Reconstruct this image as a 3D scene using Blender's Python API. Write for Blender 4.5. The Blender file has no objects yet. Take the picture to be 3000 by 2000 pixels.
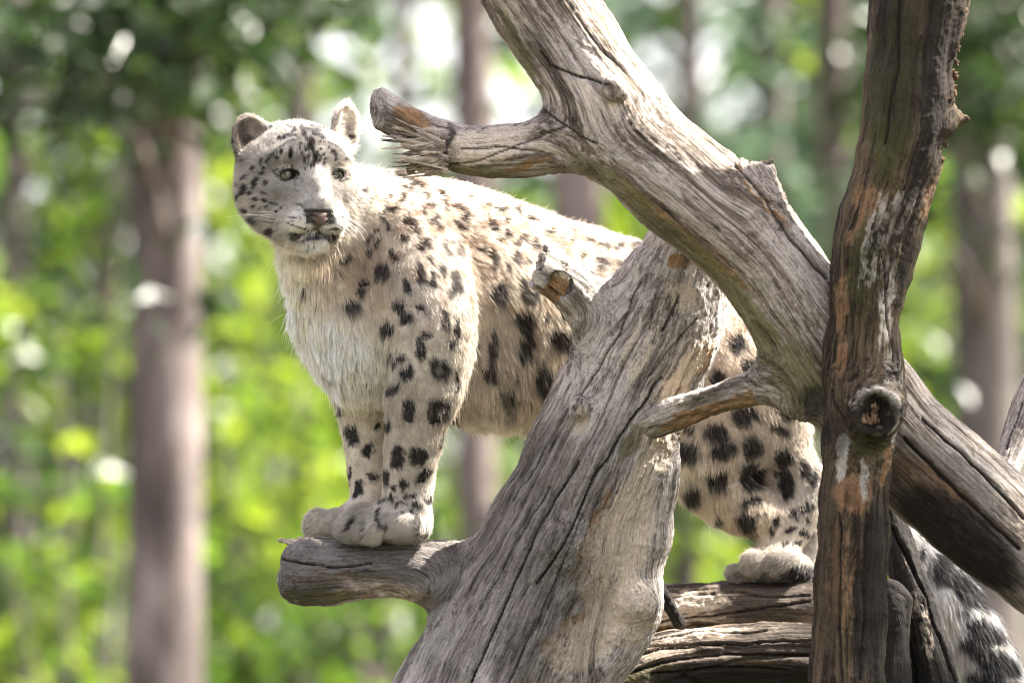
import bpy, math, random
import numpy as np
from mathutils import Vector, Matrix

rng = np.random.default_rng(7)
random.seed(7)
scene = bpy.context.scene

# ------------------------------------------------------------------ camera, sky, sun, exposure
CAM = np.array([0.0, 0.0, 1.6])
PITCH = math.radians(3.5)
DIST = 16.5                      # metres to the leopard's forelegs
K = 36.0 / 300.0 / 3000.0        # tangent of the angle that one photo pixel spans
RX = np.array([1.0, 0, 0])
FW = np.array([0, math.cos(PITCH), math.sin(PITCH)])
UP = np.array([0, -math.sin(PITCH), math.cos(PITCH)])
PX = K * DIST                    # metres per photo pixel at the leopard

cam_data = bpy.data.cameras.new('camera')
cam = bpy.data.objects.new('camera', cam_data)
scene.collection.objects.link(cam)
cam.location = CAM
cam.rotation_euler = (math.pi / 2 + PITCH, 0, 0)
cam_data.lens = 300
cam_data.sensor_width = 36
cam_data.clip_start = 0.5
cam_data.clip_end = 2000
cam_data.dof.use_dof = True
cam_data.dof.focus_distance = 16.42
cam_data.dof.aperture_fstop = 3.4
scene.camera = cam

SUN = np.array([0.60, 0.11, 0.80]); SUN /= np.linalg.norm(SUN)   # direction towards the sun
world = bpy.data.worlds.new('World'); scene.world = world
world.use_nodes = True
wn = world.node_tree.nodes; wl = world.node_tree.links
wn.clear()
sky = wn.new('ShaderNodeTexSky'); sky.sky_type = 'NISHITA'; sky.sun_disc = False
sky.sun_elevation = math.asin(SUN[2]); sky.sun_rotation = math.atan2(SUN[0], SUN[1])
sky.altitude = 50; sky.air_density = 1.0; sky.dust_density = 1.6; sky.ozone_density = 1.0
bgn = wn.new('ShaderNodeBackground'); bgn.inputs[1].default_value = 0.105
wo = wn.new('ShaderNodeOutputWorld')
hs = wn.new('ShaderNodeHueSaturation'); hs.inputs['Saturation'].default_value = 0.42; hs.inputs['Hue'].default_value = 0.54
warm = wn.new('ShaderNodeMix'); warm.data_type = 'RGBA'; warm.blend_type = 'MULTIPLY'; warm.inputs[0].default_value = 1; warm.inputs[7].default_value = (1.05, 1.0, 0.955, 1)
wl.new(sky.outputs[0], hs.inputs['Color']); wl.new(hs.outputs[0], warm.inputs[6]); wl.new(warm.outputs[2], bgn.inputs[0]); wl.new(bgn.outputs[0], wo.inputs[0])

sd = bpy.data.lights.new('sun', 'SUN'); sd.energy = 5.0; sd.angle = math.radians(0.5); sd.color = (1.0, 0.93, 0.84)
so = bpy.data.objects.new('sun', sd); scene.collection.objects.link(so)
so.rotation_euler = Vector(SUN).to_track_quat('Z', 'Y').to_euler()
so.location = (0, 0, 30)
scene.view_settings.view_transform = 'Standard'
scene.view_settings.look = 'None'
scene.view_settings.exposure = 2.42
scene.view_settings.gamma = 1
scene.view_settings.use_curve_mapping = False
try:
    scene.cycles.use_denoising = True
    scene.cycles.denoiser = 'OPENIMAGEDENOISE'; scene.cycles.denoising_prefilter = 'ACCURATE'; scene.cycles.denoising_input_passes = 'RGB_ALBEDO_NORMAL'
    scene.cycles.pixel_filter_type = 'BLACKMAN_HARRIS'; scene.cycles.filter_width = 1.1
    scene.cycles.max_bounces = 8
    scene.cycles.transparent_max_bounces = 8
    scene.cycles.sample_clamp_indirect = 6
except Exception:
    pass
scene.cycles_curves.shape = 'RIBBONS'

# ------------------------------------------------------------------ helpers
def S(px, py, w):
    """photo pixel (3000 wide) at depth w behind the leopard's forelegs -> studio coordinates (right, depth, up)"""
    d = DIST + w
    return np.array([(px - 1500) * K * d, w, (1000 - py) * K * d])
def V(x, y, w):                      # the same in the 2352 px reading scale
    return S(x * 1.27551, y * 1.27551, w)
def W(P):
    P = np.asarray(P, dtype=np.float64)
    return CAM + P[..., 0:1] * RX + (P[..., 1:2] + DIST) * FW + P[..., 2:3] * UP
def Wd(P):                           # direction only
    P = np.asarray(P, dtype=np.float64)
    return P[..., 0:1] * RX + P[..., 1:2] * FW + P[..., 2:3] * UP
def PXY(P):                          # studio coordinates -> photo pixels
    d = (P[:, 1] + DIST) * K
    return 1500 + P[:, 0] / d, 1000 - P[:, 2] / d

def tag(o, label=None, category=None, group=None, kind=None):
    if label: o['label'] = label
    if category: o['category'] = category
    if group: o['group'] = group
    if kind: o['kind'] = kind
    return o
def empty(name, loc):
    o = bpy.data.objects.new(name, None); o.location = loc; o.empty_display_size = 0.2
    scene.collection.objects.link(o); return o
def mesh_from(name, verts, faces, smooth=True):
    """verts (N,3), faces (M,3|4) arrays"""
    me = bpy.data.meshes.new(name)
    verts = np.ascontiguousarray(verts, dtype=np.float32)
    faces = np.ascontiguousarray(faces, dtype=np.int32)
    n, k = faces.shape
    me.vertices.add(len(verts)); me.vertices.foreach_set('co', verts.ravel())
    me.loops.add(n * k); me.loops.foreach_set('vertex_index', faces.ravel())
    me.polygons.add(n); me.polygons.foreach_set('loop_start', np.arange(0, n * k, k, dtype=np.int32))
    try: me.polygons.foreach_set('loop_total', np.full(n, k, dtype=np.int32))
    except Exception: pass
    me.polygons.foreach_set('use_smooth', np.full(n, smooth, dtype=bool))
    me.update(calc_edges=True); me.validate()
    return me
def attr(me, name, typ, data, domain='POINT'):
    a = me.attributes.new(name, typ, domain)
    key = {'FLOAT': 'value', 'FLOAT_VECTOR': 'vector', 'FLOAT_COLOR': 'color'}[typ]
    a.data.foreach_set(key, np.ascontiguousarray(data, dtype=np.float32).ravel())

_perm = np.random.default_rng(3).permutation(256).astype(np.int32); _perm = np.concatenate([_perm, _perm, _perm])
_g = np.random.default_rng(4).normal(size=(256, 3)); _g /= np.linalg.norm(_g, axis=1)[:, None]; _g = _g.astype(np.float32)
def noise(P, scale=1.0, off=0.0):
    P = np.asarray(P, dtype=np.float64) * scale + off
    Pi = np.floor(P).astype(np.int64); f = (P - Pi).astype(np.float32); Pi = (Pi & 255).astype(np.int32)
    u = f * f * f * (f * (f * 6 - 15) + 10)
    out = 0
    for i in (0, 1):
        a = _perm[(Pi[:, 0] + i) & 255]
        wx = u[:, 0] if i else 1 - u[:, 0]
        for j in (0, 1):
            b = _perm[a + ((Pi[:, 1] + j) & 255)]
            wy = u[:, 1] if j else 1 - u[:, 1]
            for k in (0, 1):
                h = _perm[b + ((Pi[:, 2] + k) & 255)]
                wz = u[:, 2] if k else 1 - u[:, 2]
                g = _g[h]
                dx = f[:, 0] - i; dy = f[:, 1] - j; dz = f[:, 2] - k
                out = out + wx * wy * wz * (g[:, 0] * dx + g[:, 1] * dy + g[:, 2] * dz)
    return out * 1.5
def fbm(P, scale=1.0, octv=3, off=0.0):
    o = 0; a = 1.0
    for i in range(octv):
        o = o + a * noise(P, scale * 2 ** i, off + 17.3 * i); a *= 0.5
    return o
def sstep(a, b, x):
    t = np.clip((x - a) / (b - a), 0, 1); return t * t * (3 - 2 * t)
def smin(a, b, k):
    h = np.maximum(k - np.abs(a - b), 0) / k
    return np.minimum(a, b) - h * h * k * 0.25
def catmull(pts, n):
    pts = np.asarray(pts, dtype=np.float64)
    P = np.vstack([2 * pts[0] - pts[1], pts, 2 * pts[-1] - pts[-2]])
    out = []
    for i in range(1, len(P) - 2):
        for t in np.arange(n) / n:
            t2, t3 = t * t, t * t * t
            out.append(0.5 * ((2 * P[i]) + (-P[i-1] + P[i+1]) * t + (2*P[i-1] - 5*P[i] + 4*P[i+1] - P[i+2]) * t2
                              + (-P[i-1] + 3*P[i] - 3*P[i+1] + P[i+2]) * t3))
    out.append(pts[-1])
    return np.array(out)

# ------------------------------------------------------------------ distance fields meshed by surface nets
class Tube:
    def __init__(self, pts, rad, n=4):
        Q = catmull(np.column_stack([pts, rad]), n)
        self.p = Q[:, :3]; self.r = Q[:, 3]
        d = np.diff(self.p, axis=0); self.L = np.linalg.norm(d, axis=1)
        self.s = np.concatenate([[0], np.cumsum(self.L)])
        T = d / self.L[:, None]; T = np.vstack([T, T[-1]])
        T[1:-1] = T[1:-1] + T[:-2]; T /= np.linalg.norm(T, axis=1)[:, None]
        self.T = T
        a = np.array([0.0, 1.0, 0.0]) - T[0] * T[0][1]; a /= np.linalg.norm(a)
        N = [a]
        for t in T[1:]:
            a = a - t * np.dot(a, t); a = a / np.linalg.norm(a); N.append(a)
        self.N = np.array(N); self.B = np.cross(T, self.N)
        rr = self.r
        self.slo = np.minimum(self.p[:-1] - rr[:-1, None], self.p[1:] - rr[1:, None])
        self.shi = np.maximum(self.p[:-1] + rr[:-1, None], self.p[1:] + rr[1:, None])
        self.lo = self.slo.min(0); self.hi = self.shi.max(0)
    def f(self, P, lo=None, hi=None, want=False):
        best = np.full(len(P), 9.0, dtype=np.float32)
        if want:
            bi = np.zeros(len(P), dtype=np.int32); bt = np.zeros(len(P), dtype=np.float32)
        if not want:
            if lo is not None:
                ii = np.nonzero(((self.slo <= hi + 0.05) & (self.shi >= lo - 0.05)).all(1))[0]
            else: ii = np.arange(len(self.L))
            if not len(ii): return best
            a = self.p[ii]; ab = self.p[ii + 1] - a
            pa = P @ ab.T - (a * ab).sum(1)                       # N x S
            t = np.clip(pa / (self.L[ii] ** 2), 0, 1)
            q2 = (P * P).sum(1)[:, None] - 2 * (P @ a.T) + (a * a).sum(1)
            d2 = q2 - 2 * t * pa + t * t * self.L[ii] ** 2
            return (np.sqrt(np.maximum(d2, 0)) - (self.r[ii] + t * (self.r[ii + 1] - self.r[ii]))).min(1)
        for i in range(len(self.L)):
            a = self.p[i]; b = self.p[i + 1]
            ab = b - a
            q = P - a
            t = np.clip((q @ ab) / (self.L[i] ** 2), 0, 1)
            q = q - t[:, None] * ab
            d = np.sqrt(np.einsum('ij,ij->i', q, q)) - (self.r[i] + t * (self.r[i + 1] - self.r[i]))
            if want:
                m = d < best; bi[m] = i; bt[m] = t[m]
            best = np.minimum(best, d)
        if want:
            return best, bi, bt
        return best
    def grain(self, P):
        d, i, t = self.f(P, want=True)
        t = t[:, None]
        c = self.p[i] * (1 - t) + self.p[i + 1] * t
        N = self.N[i] * (1 - t) + self.N[i + 1] * t; B = self.B[i] * (1 - t) + self.B[i + 1] * t
        q = P - c
        T = self.T[i] * (1 - t) + self.T[i + 1] * t
        u = self.s[i] + t[:, 0] * self.L[i] + np.einsum('ij,ij->i', q, T)
        return d, np.column_stack([u, np.einsum('ij,ij->i', q, N), np.einsum('ij,ij->i', q, B)])

class Ell:
    def __init__(self, c, r, R=None):
        self.c = np.asarray(c, float); self.rad = np.asarray(r, float); self.R = np.eye(3) if R is None else np.asarray(R, float)
        ext = np.sqrt(((self.R * self.rad[:, None]) ** 2).sum(0)) if R is not None else self.rad
        self.lo = self.c - ext; self.hi = self.c + ext
    def f(self, P, lo=None, hi=None):
        q = (P - self.c) @ self.R.T            # rows of R are the local axes
        k0 = np.sqrt(((q / self.rad) ** 2).sum(1)) + 1e-9
        k1 = np.sqrt(((q / self.rad ** 2) ** 2).sum(1)) + 1e-9
        return k0 * (k0 - 1) / k1
class Plane:                                   # keeps what lies behind the plane, inside a ball
    def __init__(self, c, n, reach, rough=0.0, freq=60):
        self.c = np.asarray(c, float); n = np.asarray(n, float); self.n = n / np.linalg.norm(n); self.reach = reach
        self.rough = rough; self.freq = freq
        self.lo = self.c - reach; self.hi = self.c + reach
    def f(self, P, lo=None, hi=None):
        d = (P - self.c) @ self.n
        if self.rough: d = d + self.rough * (noise(P, self.freq) + 0.6 * noise(P, self.freq * 2.3))
        q = np.sqrt(((P - self.c) ** 2).sum(1))
        return np.where(q < self.reach, d, -9.0)

class Field:
    def __init__(self): self.ops = []
    def add(self, prim, k=0.01, mode='add'): self.ops.append((prim, k, mode)); return prim
    def sel(self, lo, hi):
        if getattr(self, 'n', -1) != len(self.ops):
            self.n = len(self.ops); mg = np.array([[0.05 + k] for _, k, _ in self.ops])
            self.LO = np.array([p.lo for p, _, _ in self.ops]) - mg; self.HI = np.array([p.hi for p, _, _ in self.ops]) + mg
        return [self.ops[i] for i in np.nonzero(((self.LO <= hi) & (self.HI >= lo)).all(1))[0]]
    def ev(self, P, ops, lo=None, hi=None):
        d = np.full(len(P), 0.5)
        for (p, k, m) in ops:
            di = p.f(P, lo, hi)
            if m == 'add': d = smin(d, di, k)
            elif m == 'sub': d = -smin(-d, di, k)
            elif m == 'cut': d = -smin(-d, -di, k)
        return d
    def mesh(self, h, B=16):
        los = np.array([p.lo for p, k, m in self.ops if m == 'add']); his = np.array([p.hi for p, k, m in self.ops if m == 'add'])
        lo = los.min(0) - 0.03; hi = his.max(0) + 0.03
        nb = np.ceil((hi - lo) / (h * B)).astype(int) + 1
        NY = nb[1] * B + 2; NZ = nb[2] * B + 2
        g1 = np.arange(B + 1)
        GI = np.stack(np.meshgrid(g1, g1, g1, indexing='ij'), -1).reshape(-1, 3)
        verts = []; vids = []; quads = []
        hb = h * B / 2
        for bi in range(nb[0]):
            for bj in range(nb[1]):
                for bk in range(nb[2]):
                    b0 = np.array([bi, bj, bk]) * B
                    l = lo + b0 * h; u = l + B * h
                    ops = self.sel(l, u)
                    if not any(m == 'add' for _, _, m in ops): continue
                    c = ((l + u) / 2)[None]
                    dc = self.ev(c, [o for o in ops if o[2] == 'add'], l, u)[0]
                    if dc > hb * 1.74 + 0.012: continue
                    if dc < -hb * 2.4 and not any(m != 'add' for _, _, m in ops): continue
                    P = lo + (b0 + GI) * h
                    D = self.ev(P, ops, l, u).reshape(B + 1, B + 1, B + 1)
                    I = D < 0
                    if I.all() or not I.any(): continue
                    # quads
                    def gid(a, b_, c_): return ((a + b0[0] + 1) * NY + (b_ + b0[1] + 1)) * np.int64(NZ) + (c_ + b0[2] + 1)
                    for ax in range(3):
                        s0 = I[:B, :B, :B]
                        s1 = (I[1:, :B, :B], I[:B, 1:, :B], I[:B, :B, 1:])[ax]
                        for inv in (False, True):
                            m = (s0 & ~s1) if not inv else (~s0 & s1)
                            x, y, z = np.nonzero(m)
                            if not len(x): continue
                            if ax == 0: q = [gid(x, y-1, z-1), gid(x, y, z-1), gid(x, y, z), gid(x, y-1, z)]
                            elif ax == 1: q = [gid(x-1, y, z-1), gid(x-1, y, z), gid(x, y, z), gid(x, y, z-1)]
                            else: q = [gid(x-1, y-1, z), gid(x, y-1, z), gid(x, y, z), gid(x-1, y, z)]
                            q = np.stack(q, 1)
                            if inv: q = q[:, ::-1]
                            quads.append(q)
                    cs = sum(I[a:B+a, b:B+b, c_:B+c_].astype(np.int8) for a in (0, 1) for b in (0, 1) for c_ in (0, 1))
                    x, y, z = np.nonzero((cs > 0) & (cs < 8))
                    acc = np.zeros((len(x), 3)); cnt = np.zeros(len(x))
                    for ax in range(3):
                        for a in (0, 1):
                            for b in (0, 1):
                                o0 = [a, b]; o0.insert(ax, 0); o1 = list(o0); o1[ax] = 1
                                d0 = D[x + o0[0], y + o0[1], z + o0[2]]; d1 = D[x + o1[0], y + o1[1], z + o1[2]]
                                m = (d0 < 0) != (d1 < 0)
                                t = np.where(m, d0 / np.where(d0 == d1, 1, d0 - d1), 0)
                                pos = np.tile(np.array(o0, float), (len(x), 1)); pos[:, ax] += t
                                acc[m] += pos[m]; cnt[m] += 1
                    v = lo + (np.column_stack([x, y, z]) + b0 + acc / cnt[:, None]) * h
                    e = h * 0.25
                    for it in range(1):
                        d4 = self.ev(np.concatenate([v, v + [e, 0, 0], v + [0, e, 0], v + [0, 0, e]]), ops, l, u).reshape(4, -1)
                        d = d4[0]; g = (d4[1:] - d).T / e
                        gl = np.maximum((g ** 2).sum(1), 0.25)
                        v = v - np.clip(0.8 * d / gl, -h * 0.5, h * 0.5)[:, None] * g
                    verts.append(v); vids.append(gid(x, y, z))
        v = np.vstack(verts); ids = np.concatenate(vids); q = np.vstack(quads)
        o = np.argsort(ids); ids = ids[o]; v = v[o]
        pos = np.clip(np.searchsorted(ids, q), 0, len(ids) - 1)
        q = pos[(ids[pos] == q).all(1)]
        return v, q
def vnormals(v, q):
    n = np.cross(v[q[:, 2]] - v[q[:, 0]], v[q[:, 3]] - v[q[:, 1]])
    out = np.zeros_like(v)
    for i in range(4):
        for c in range(3):
            out[:, c] += np.bincount(q[:, i], weights=n[:, c], minlength=len(v))
    l = np.linalg.norm(out, axis=1); l[l == 0] = 1
    return out / l[:, None]

def seg_dist(px, py, line):
    best = np.full(len(px), 1e9)
    for (x0, y0), (x1, y1) in zip(line[:-1], line[1:]):
        dx, dy = x1 - x0, y1 - y0
        t = np.clip(((px - x0) * dx + (py - y0) * dy) / (dx * dx + dy * dy + 1e-9), 0, 1)
        best = np.minimum(best, np.hypot(px - x0 - t * dx, py - y0 - t * dy))
    return best
def blob(px, py, b, soft=0.25, ring=0.0):
    """one mark: (x, y, rx, ry, angle, strength) on the flat side of the thing"""
    x, y, rx, ry, a, s = b
    out = np.zeros(len(px), dtype=np.float32)
    R = max(rx, ry) * (1 + soft) * 1.3
    m = np.nonzero((np.abs(px - x) < R) & (np.abs(py - y) < R))[0]
    if not len(m): return out, m
    c, sn = math.cos(math.radians(a)), math.sin(math.radians(a))
    dx = px[m] - x; dy = py[m] - y
    u = (dx * c + dy * sn) / rx; v = (-dx * sn + dy * c) / ry
    r = np.sqrt(u * u + v * v)
    out[m] = s * (1 - sstep(1 - soft, 1 + soft, r)) * (1 - ring * (1 - sstep(0, .75, r)))
    return out, m
# ------------------------------------------------------------------ materials for wood
def new_mat(name):
    m = bpy.data.materials.new(name); m.use_nodes = True
    m.node_tree.nodes.clear(); return m, m.node_tree.nodes, m.node_tree.links
def ramp(n, stops, interp='LINEAR'):
    r = n.new('ShaderNodeValToRGB'); r.color_ramp.interpolation = interp
    while len(r.color_ramp.elements) > 1: r.color_ramp.elements.remove(r.color_ramp.elements[-1])
    r.color_ramp.elements[0].position = stops[0][0]; r.color_ramp.elements[0].color = (*stops[0][1], 1)
    for p, c in stops[1:]:
        e = r.color_ramp.elements.new(p); e.color = (*c, 1)
    return r
def math_node(n, l, op, a, b=None, c=None, clamp=False):
    m = n.new('ShaderNodeMath'); m.operation = op; m.use_clamp = clamp
    for i, x in enumerate((a, b, c)):
        if x is None: continue
        if isinstance(x, (int, float)): m.inputs[i].default_value = x
        else: l.new(x, m.inputs[i])
    return m.outputs[0]
def mixc(n, l, f, a, b):
    m = n.new('ShaderNodeMix'); m.data_type = 'RGBA'
    if isinstance(f, (int, float)): m.inputs[0].default_value = f
    else: l.new(f, m.inputs[0])
    for s, x in ((6, a), (7, b)):
        if isinstance(x, tuple): m.inputs[s].default_value = (*x, 1)
        else: l.new(x, m.inputs[s])
    return m.outputs[2]
def ntex(n, l, vec, scale, detail=4, rough=0.6, sv=(1, 1, 1), loc=(0, 0, 0), dist=0.0):
    mp = n.new('ShaderNodeMapping'); mp.inputs['Scale'].default_value = sv; mp.inputs['Location'].default_value = loc
    l.new(vec, mp.inputs[0])
    t = n.new('ShaderNodeTexNoise'); t.inputs['Scale'].default_value = scale; t.inputs['Detail'].default_value = detail
    t.inputs['Roughness'].default_value = rough; t.inputs['Distortion'].default_value = dist
    l.new(mp.outputs[0], t.inputs['Vector']); return t.outputs[0]

def wood_material(name, dark, mid, light, ochre=(0.24, 0.145, 0.075), pale=(0.60, 0.51, 0.41), moss=(0.105, 0.10, 0.038), black=(0.02, 0.016, 0.013), under=0.5):
    m, n, l = new_mat(name)
    at = n.new('ShaderNodeAttribute'); at.attribute_name = 'grain'; G = at.outputs['Vector']
    z = n.new('ShaderNodeAttribute'); z.attribute_name = 'zone'
    sep = n.new('ShaderNodeSeparateColor'); l.new(z.outputs['Color'], sep.inputs[0])
    blk = z.outputs['Alpha']
    fine = ntex(n, l, G, 1.0, 5, 0.65, (9, 230, 230))
    med = ntex(n, l, G, 1.0, 4, 0.6, (3.5, 60, 60), (3, 5, 1), 0.4)
    big = ntex(n, l, G, 1.0, 3, 0.55, (3, 13, 13), (7, 2, 9))
    spk = ntex(n, l, G, 1.0, 4, 0.7, (45, 110, 110), (1, 8, 4), 0.6)
    t = math_node(n, l, 'MULTIPLY_ADD', fine, 0.50, math_node(n, l, 'MULTIPLY_ADD', med, 0.55, math_node(n, l, 'MULTIPLY', big, 0.45)))
    t = math_node(n, l, 'MULTIPLY_ADD', spk, 0.35, math_node(n, l, 'SUBTRACT', t, 0.175))
    base = ramp(n, [(0.565, dark), (0.70, mid), (0.83, light)]); l.new(t, base.inputs[0])
    col = base.outputs[0]
    def zmask(chan, nz, lo=0.30, width=0.34):
        v = math_node(n, l, 'MULTIPLY_ADD', math_node(n, l, 'SUBTRACT', nz, 0.5), 2.6, math_node(n, l, 'MULTIPLY', chan, 0.9))
        v = math_node(n, l, 'DIVIDE', math_node(n, l, 'SUBTRACT', v, lo), width, clamp=True); return v
    zn = math_node(n, l, 'MULTIPLY_ADD', spk, 0.45, math_node(n, l, 'MULTIPLY_ADD', med, 0.35, math_node(n, l, 'MULTIPLY', big, 0.2)))
    pr = ramp(n, [(0.50, tuple(c * 0.35 for c in pale)), (0.62, tuple(c * 0.8 for c in pale)), (0.82, tuple(min(c * 1.15, 0.85) for c in pale))]); l.new(t, pr.inputs[0])
    oc = ramp(n, [(0.50, tuple(c * 0.28 for c in ochre)), (0.66, ochre), (0.85, tuple(c * 1.7 for c in ochre))]); l.new(t, oc.inputs[0])
    ms = ramp(n, [(0.52, tuple(c * 0.35 for c in moss)), (0.68, moss), (0.88, tuple(c * 2.0 for c in moss))]); l.new(t, ms.inputs[0])
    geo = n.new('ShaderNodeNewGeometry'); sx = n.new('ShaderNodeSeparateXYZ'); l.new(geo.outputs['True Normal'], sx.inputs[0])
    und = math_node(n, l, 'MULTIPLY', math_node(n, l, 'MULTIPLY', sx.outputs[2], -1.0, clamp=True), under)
    col = mixc(n, l, zmask(sep.outputs[1], zn), col, oc.outputs[0])
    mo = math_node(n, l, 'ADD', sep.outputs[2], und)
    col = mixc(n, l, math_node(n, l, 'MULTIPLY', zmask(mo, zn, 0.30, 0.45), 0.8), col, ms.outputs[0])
    col = mixc(n, l, zmask(sep.outputs[0], zn), col, pr.outputs[0])
    # thin weathering cracks: dirt in narrow lines that run with the grain
    cr = ntex(n, l, G, 1.0, 3, 0.6, (4, 120, 120), (11, 3, 6), 0.1)
    crk = math_node(n, l, 'SUBTRACT', 1.0, math_node(n, l, 'DIVIDE', math_node(n, l, 'ABSOLUTE', math_node(n, l, 'SUBTRACT', cr, 0.5)), 0.02, clamp=True))
    brk = math_node(n, l, 'MULTIPLY', math_node(n, l, 'SUBTRACT', ntex(n, l, G, 1.0, 3, 0.6, (26, 40, 40), (5, 5, 2)), 0.5), 9.0, clamp=True)
    crk = math_node(n, l, 'MULTIPLY', crk, brk)
    col = mixc(n, l, math_node(n, l, 'MULTIPLY', crk, 0.6), col, tuple(c * 0.45 for c in dark))
    grit = ntex(n, l, G, 1.0, 3, 0.75, (150, 420, 420), (2, 2, 7))
    gr = ramp(n, [(0.34, (.55, .55, .55)), (0.5, (1, 1, 1)), (0.68, (1.38, 1.35, 1.3))]); l.new(grit, gr.inputs[0])
    mg = n.new('ShaderNodeMix'); mg.data_type = 'RGBA'; mg.blend_type = 'MULTIPLY'; mg.inputs[0].default_value = .75; l.new(col, mg.inputs[6]); l.new(gr.outputs[0], mg.inputs[7]); col = mg.outputs[2]
    bk = math_node(n, l, 'MULTIPLY_ADD', math_node(n, l, 'SUBTRACT', zn, 0.5), 1.6, math_node(n, l, 'MULTIPLY', blk, 1.05), clamp=True)
    bk = math_node(n, l, 'MULTIPLY', bk, math_node(n, l, 'MULTIPLY', blk, 6.0, clamp=True))
    col = mixc(n, l, bk, col, black)
    b = n.new('ShaderNodeBsdfPrincipled'); b.inputs['Roughness'].default_value = 0.82
    b.inputs['Specular IOR Level'].default_value = 0.3
    l.new(col, b.inputs['Base Color'])
    hgt = math_node(n, l, 'SUBTRACT', math_node(n, l, 'ADD', t, math_node(n, l, 'MULTIPLY_ADD', fine, 0.6, math_node(n, l, 'MULTIPLY', grit, 0.35))), math_node(n, l, 'MULTIPLY', crk, 0.5))
    bp = n.new('ShaderNodeBump'); bp.inputs['Strength'].default_value = 1.0; bp.inputs['Distance'].default_value = 0.0055
    l.new(hgt, bp.inputs['Height']); l.new(bp.outputs[0], b.inputs['Normal'])
    o = n.new('ShaderNodeOutputMaterial'); l.new(b.outputs[0], o.inputs[0])
    return m

M_GREY = wood_material('weathered_grey_wood', (0.032, 0.025, 0.018), (0.195, 0.158, 0.124), (0.52, 0.468, 0.412))
M_SILVER = wood_material('silvery_split_wood', (0.045, 0.038, 0.034), (0.27, 0.238, 0.215), (0.62, 0.575, 0.535), under=0.2)
M_POST = wood_material('dark_mossy_wood', (0.004, 0.003, 0.002), (0.027, 0.0185, 0.010), (0.13, 0.095, 0.056), ochre=(0.16, 0.095, 0.05), pale=(0.40, 0.37, 0.32), moss=(0.030, 0.032, 0.008), under=0.2)
M_LOG = wood_material('brown_log_wood', (0.012, 0.008, 0.006), (0.058, 0.042, 0.030), (0.26, 0.21, 0.165), under=0.3)
M_SHADY = wood_material('shade_black_wood', (0.003, 0.003, 0.002), (0.009, 0.007, 0.006), (0.04, 0.034, 0.03), under=0.0)  # near black, with the deep shade put into the colour

def T(rows, wscale=1.0, n=4):
    """rows of (x, y, depth, radius) in the 2352 px reading scale"""
    pts = np.array([V(r[0], r[1], r[2]) for r in rows]); rad = np.array([r[3] * 1.27551 * PX for r in rows])
    return Tube(pts, rad, n)

def wood(name, mat, tubes, h=0.0032, label=None, category=None, extra=(), zones=(), cracks=(), lump=0.006, ridge=0.0024, fine=0.0014,
         crackamp=0.0017, seed=0, parent=None, kroot=0.05, base=None):
    F = Field()
    for i, t in enumerate(tubes): F.add(t, 0.002 if i == 0 else kroot)
    for e in extra: F.add(*e)
    v, q = F.mesh(h)
    # grain coordinates, blended where limbs meet
    ds = []; gs = []
    for t in tubes:
        d, g = t.grain(v); ds.append(d); gs.append(g)
    ds = np.array(ds); wt = np.exp(-(ds - ds.min(0)) / 0.018)[..., None]
    G = (np.array(gs) * wt).sum(0) / wt.sum(0)
    G = G + np.array([seed * 3.1, seed * 1.7, seed * 2.3])
    nrm = vnormals(v, q)
    px, py = PXY(v)
    front = sstep(0.0, 0.3, -nrm[:, 1])
    # coloured zones, some of them painted shade, seen on the side that faces the photographer
    Z = np.zeros((len(v), 4), dtype=np.float32)
    wx = px + 14 * noise(v, 30) + 7 * noise(v, 80); wy = py + 14 * noise(v, 30, 5.5) + 7 * noise(v, 80, 9)
    for (ch, x, y, rx, ry, a, s) in zones:
        o, m = blob(wx, wy, (x * 1.27551, y * 1.27551, rx * 1.27551, ry * 1.27551, a, s), 0.35)
        Z[:, ch] = np.maximum(Z[:, ch], o * front)
    disp = lump * noise(v, 7, seed) + 0.5 * lump * noise(v, 19, seed)
    Gs = G * np.array([2.2, 34, 34]); disp = disp + ridge * noise(Gs, 1.0, 2.0)
    Gs = G * np.array([7, 95, 95]); disp = disp + fine * noise(Gs, 1.0, 4.0)
    cr = noise(G * np.array([1.6, 17, 17]), 1.0, 9.0)
    disp = disp - crackamp * (1 - sstep(0.0, 0.05, np.abs(cr)))
    rough = np.clip(Z[:, 0] + Z[:, 1], 0, 1)
    disp = disp + rough * (0.0042 * noise(G * np.array([22, 60, 60]), 1.0, 3.0) + 0.0022 * noise(v, 140) - 0.001)
    chip = sstep(.12, .22, noise(G * np.array([9, 42, 42]), 1.0, 6.0) + .4 * noise(v, 60, 2)) - .5
    disp = disp + .0014 * chip + .0012 * noise(v, 120, 4)
    for (line, wd, depth, dk) in cracks:
        ln = [(a * 1.27551, b * 1.27551) for a, b in line]
        dd = seg_dist(px + 5 * noise(v, 25, 3), py + 5 * noise(v, 25, 8), ln)
        c = (1 - sstep(0.3, 1.0, dd / (wd * 1.27551))) * front
        disp = disp - depth * c; Z[:, 3] = np.maximum(Z[:, 3], c * dk)
    v = v + nrm * disp[:, None]
    me = mesh_from(name, W(v) - (W(base) if base is not None else 0), q)
    attr(me, 'grain', 'FLOAT_VECTOR', G); attr(me, 'zone', 'FLOAT_COLOR', Z)
    me.materials.append(mat)
    o = bpy.data.objects.new(name, me)
    if base is not None: o.location = W(base)
    scene.collection.objects.link(o)
    if label: tag(o, label, category)
    return o

PALE, OCH, MOSS, BLK = 0, 1, 2, 3
def at(x, y, w, r): return Ell(V(x, y, w), np.array([r * 1.27551 * PX] * 3))
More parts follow.
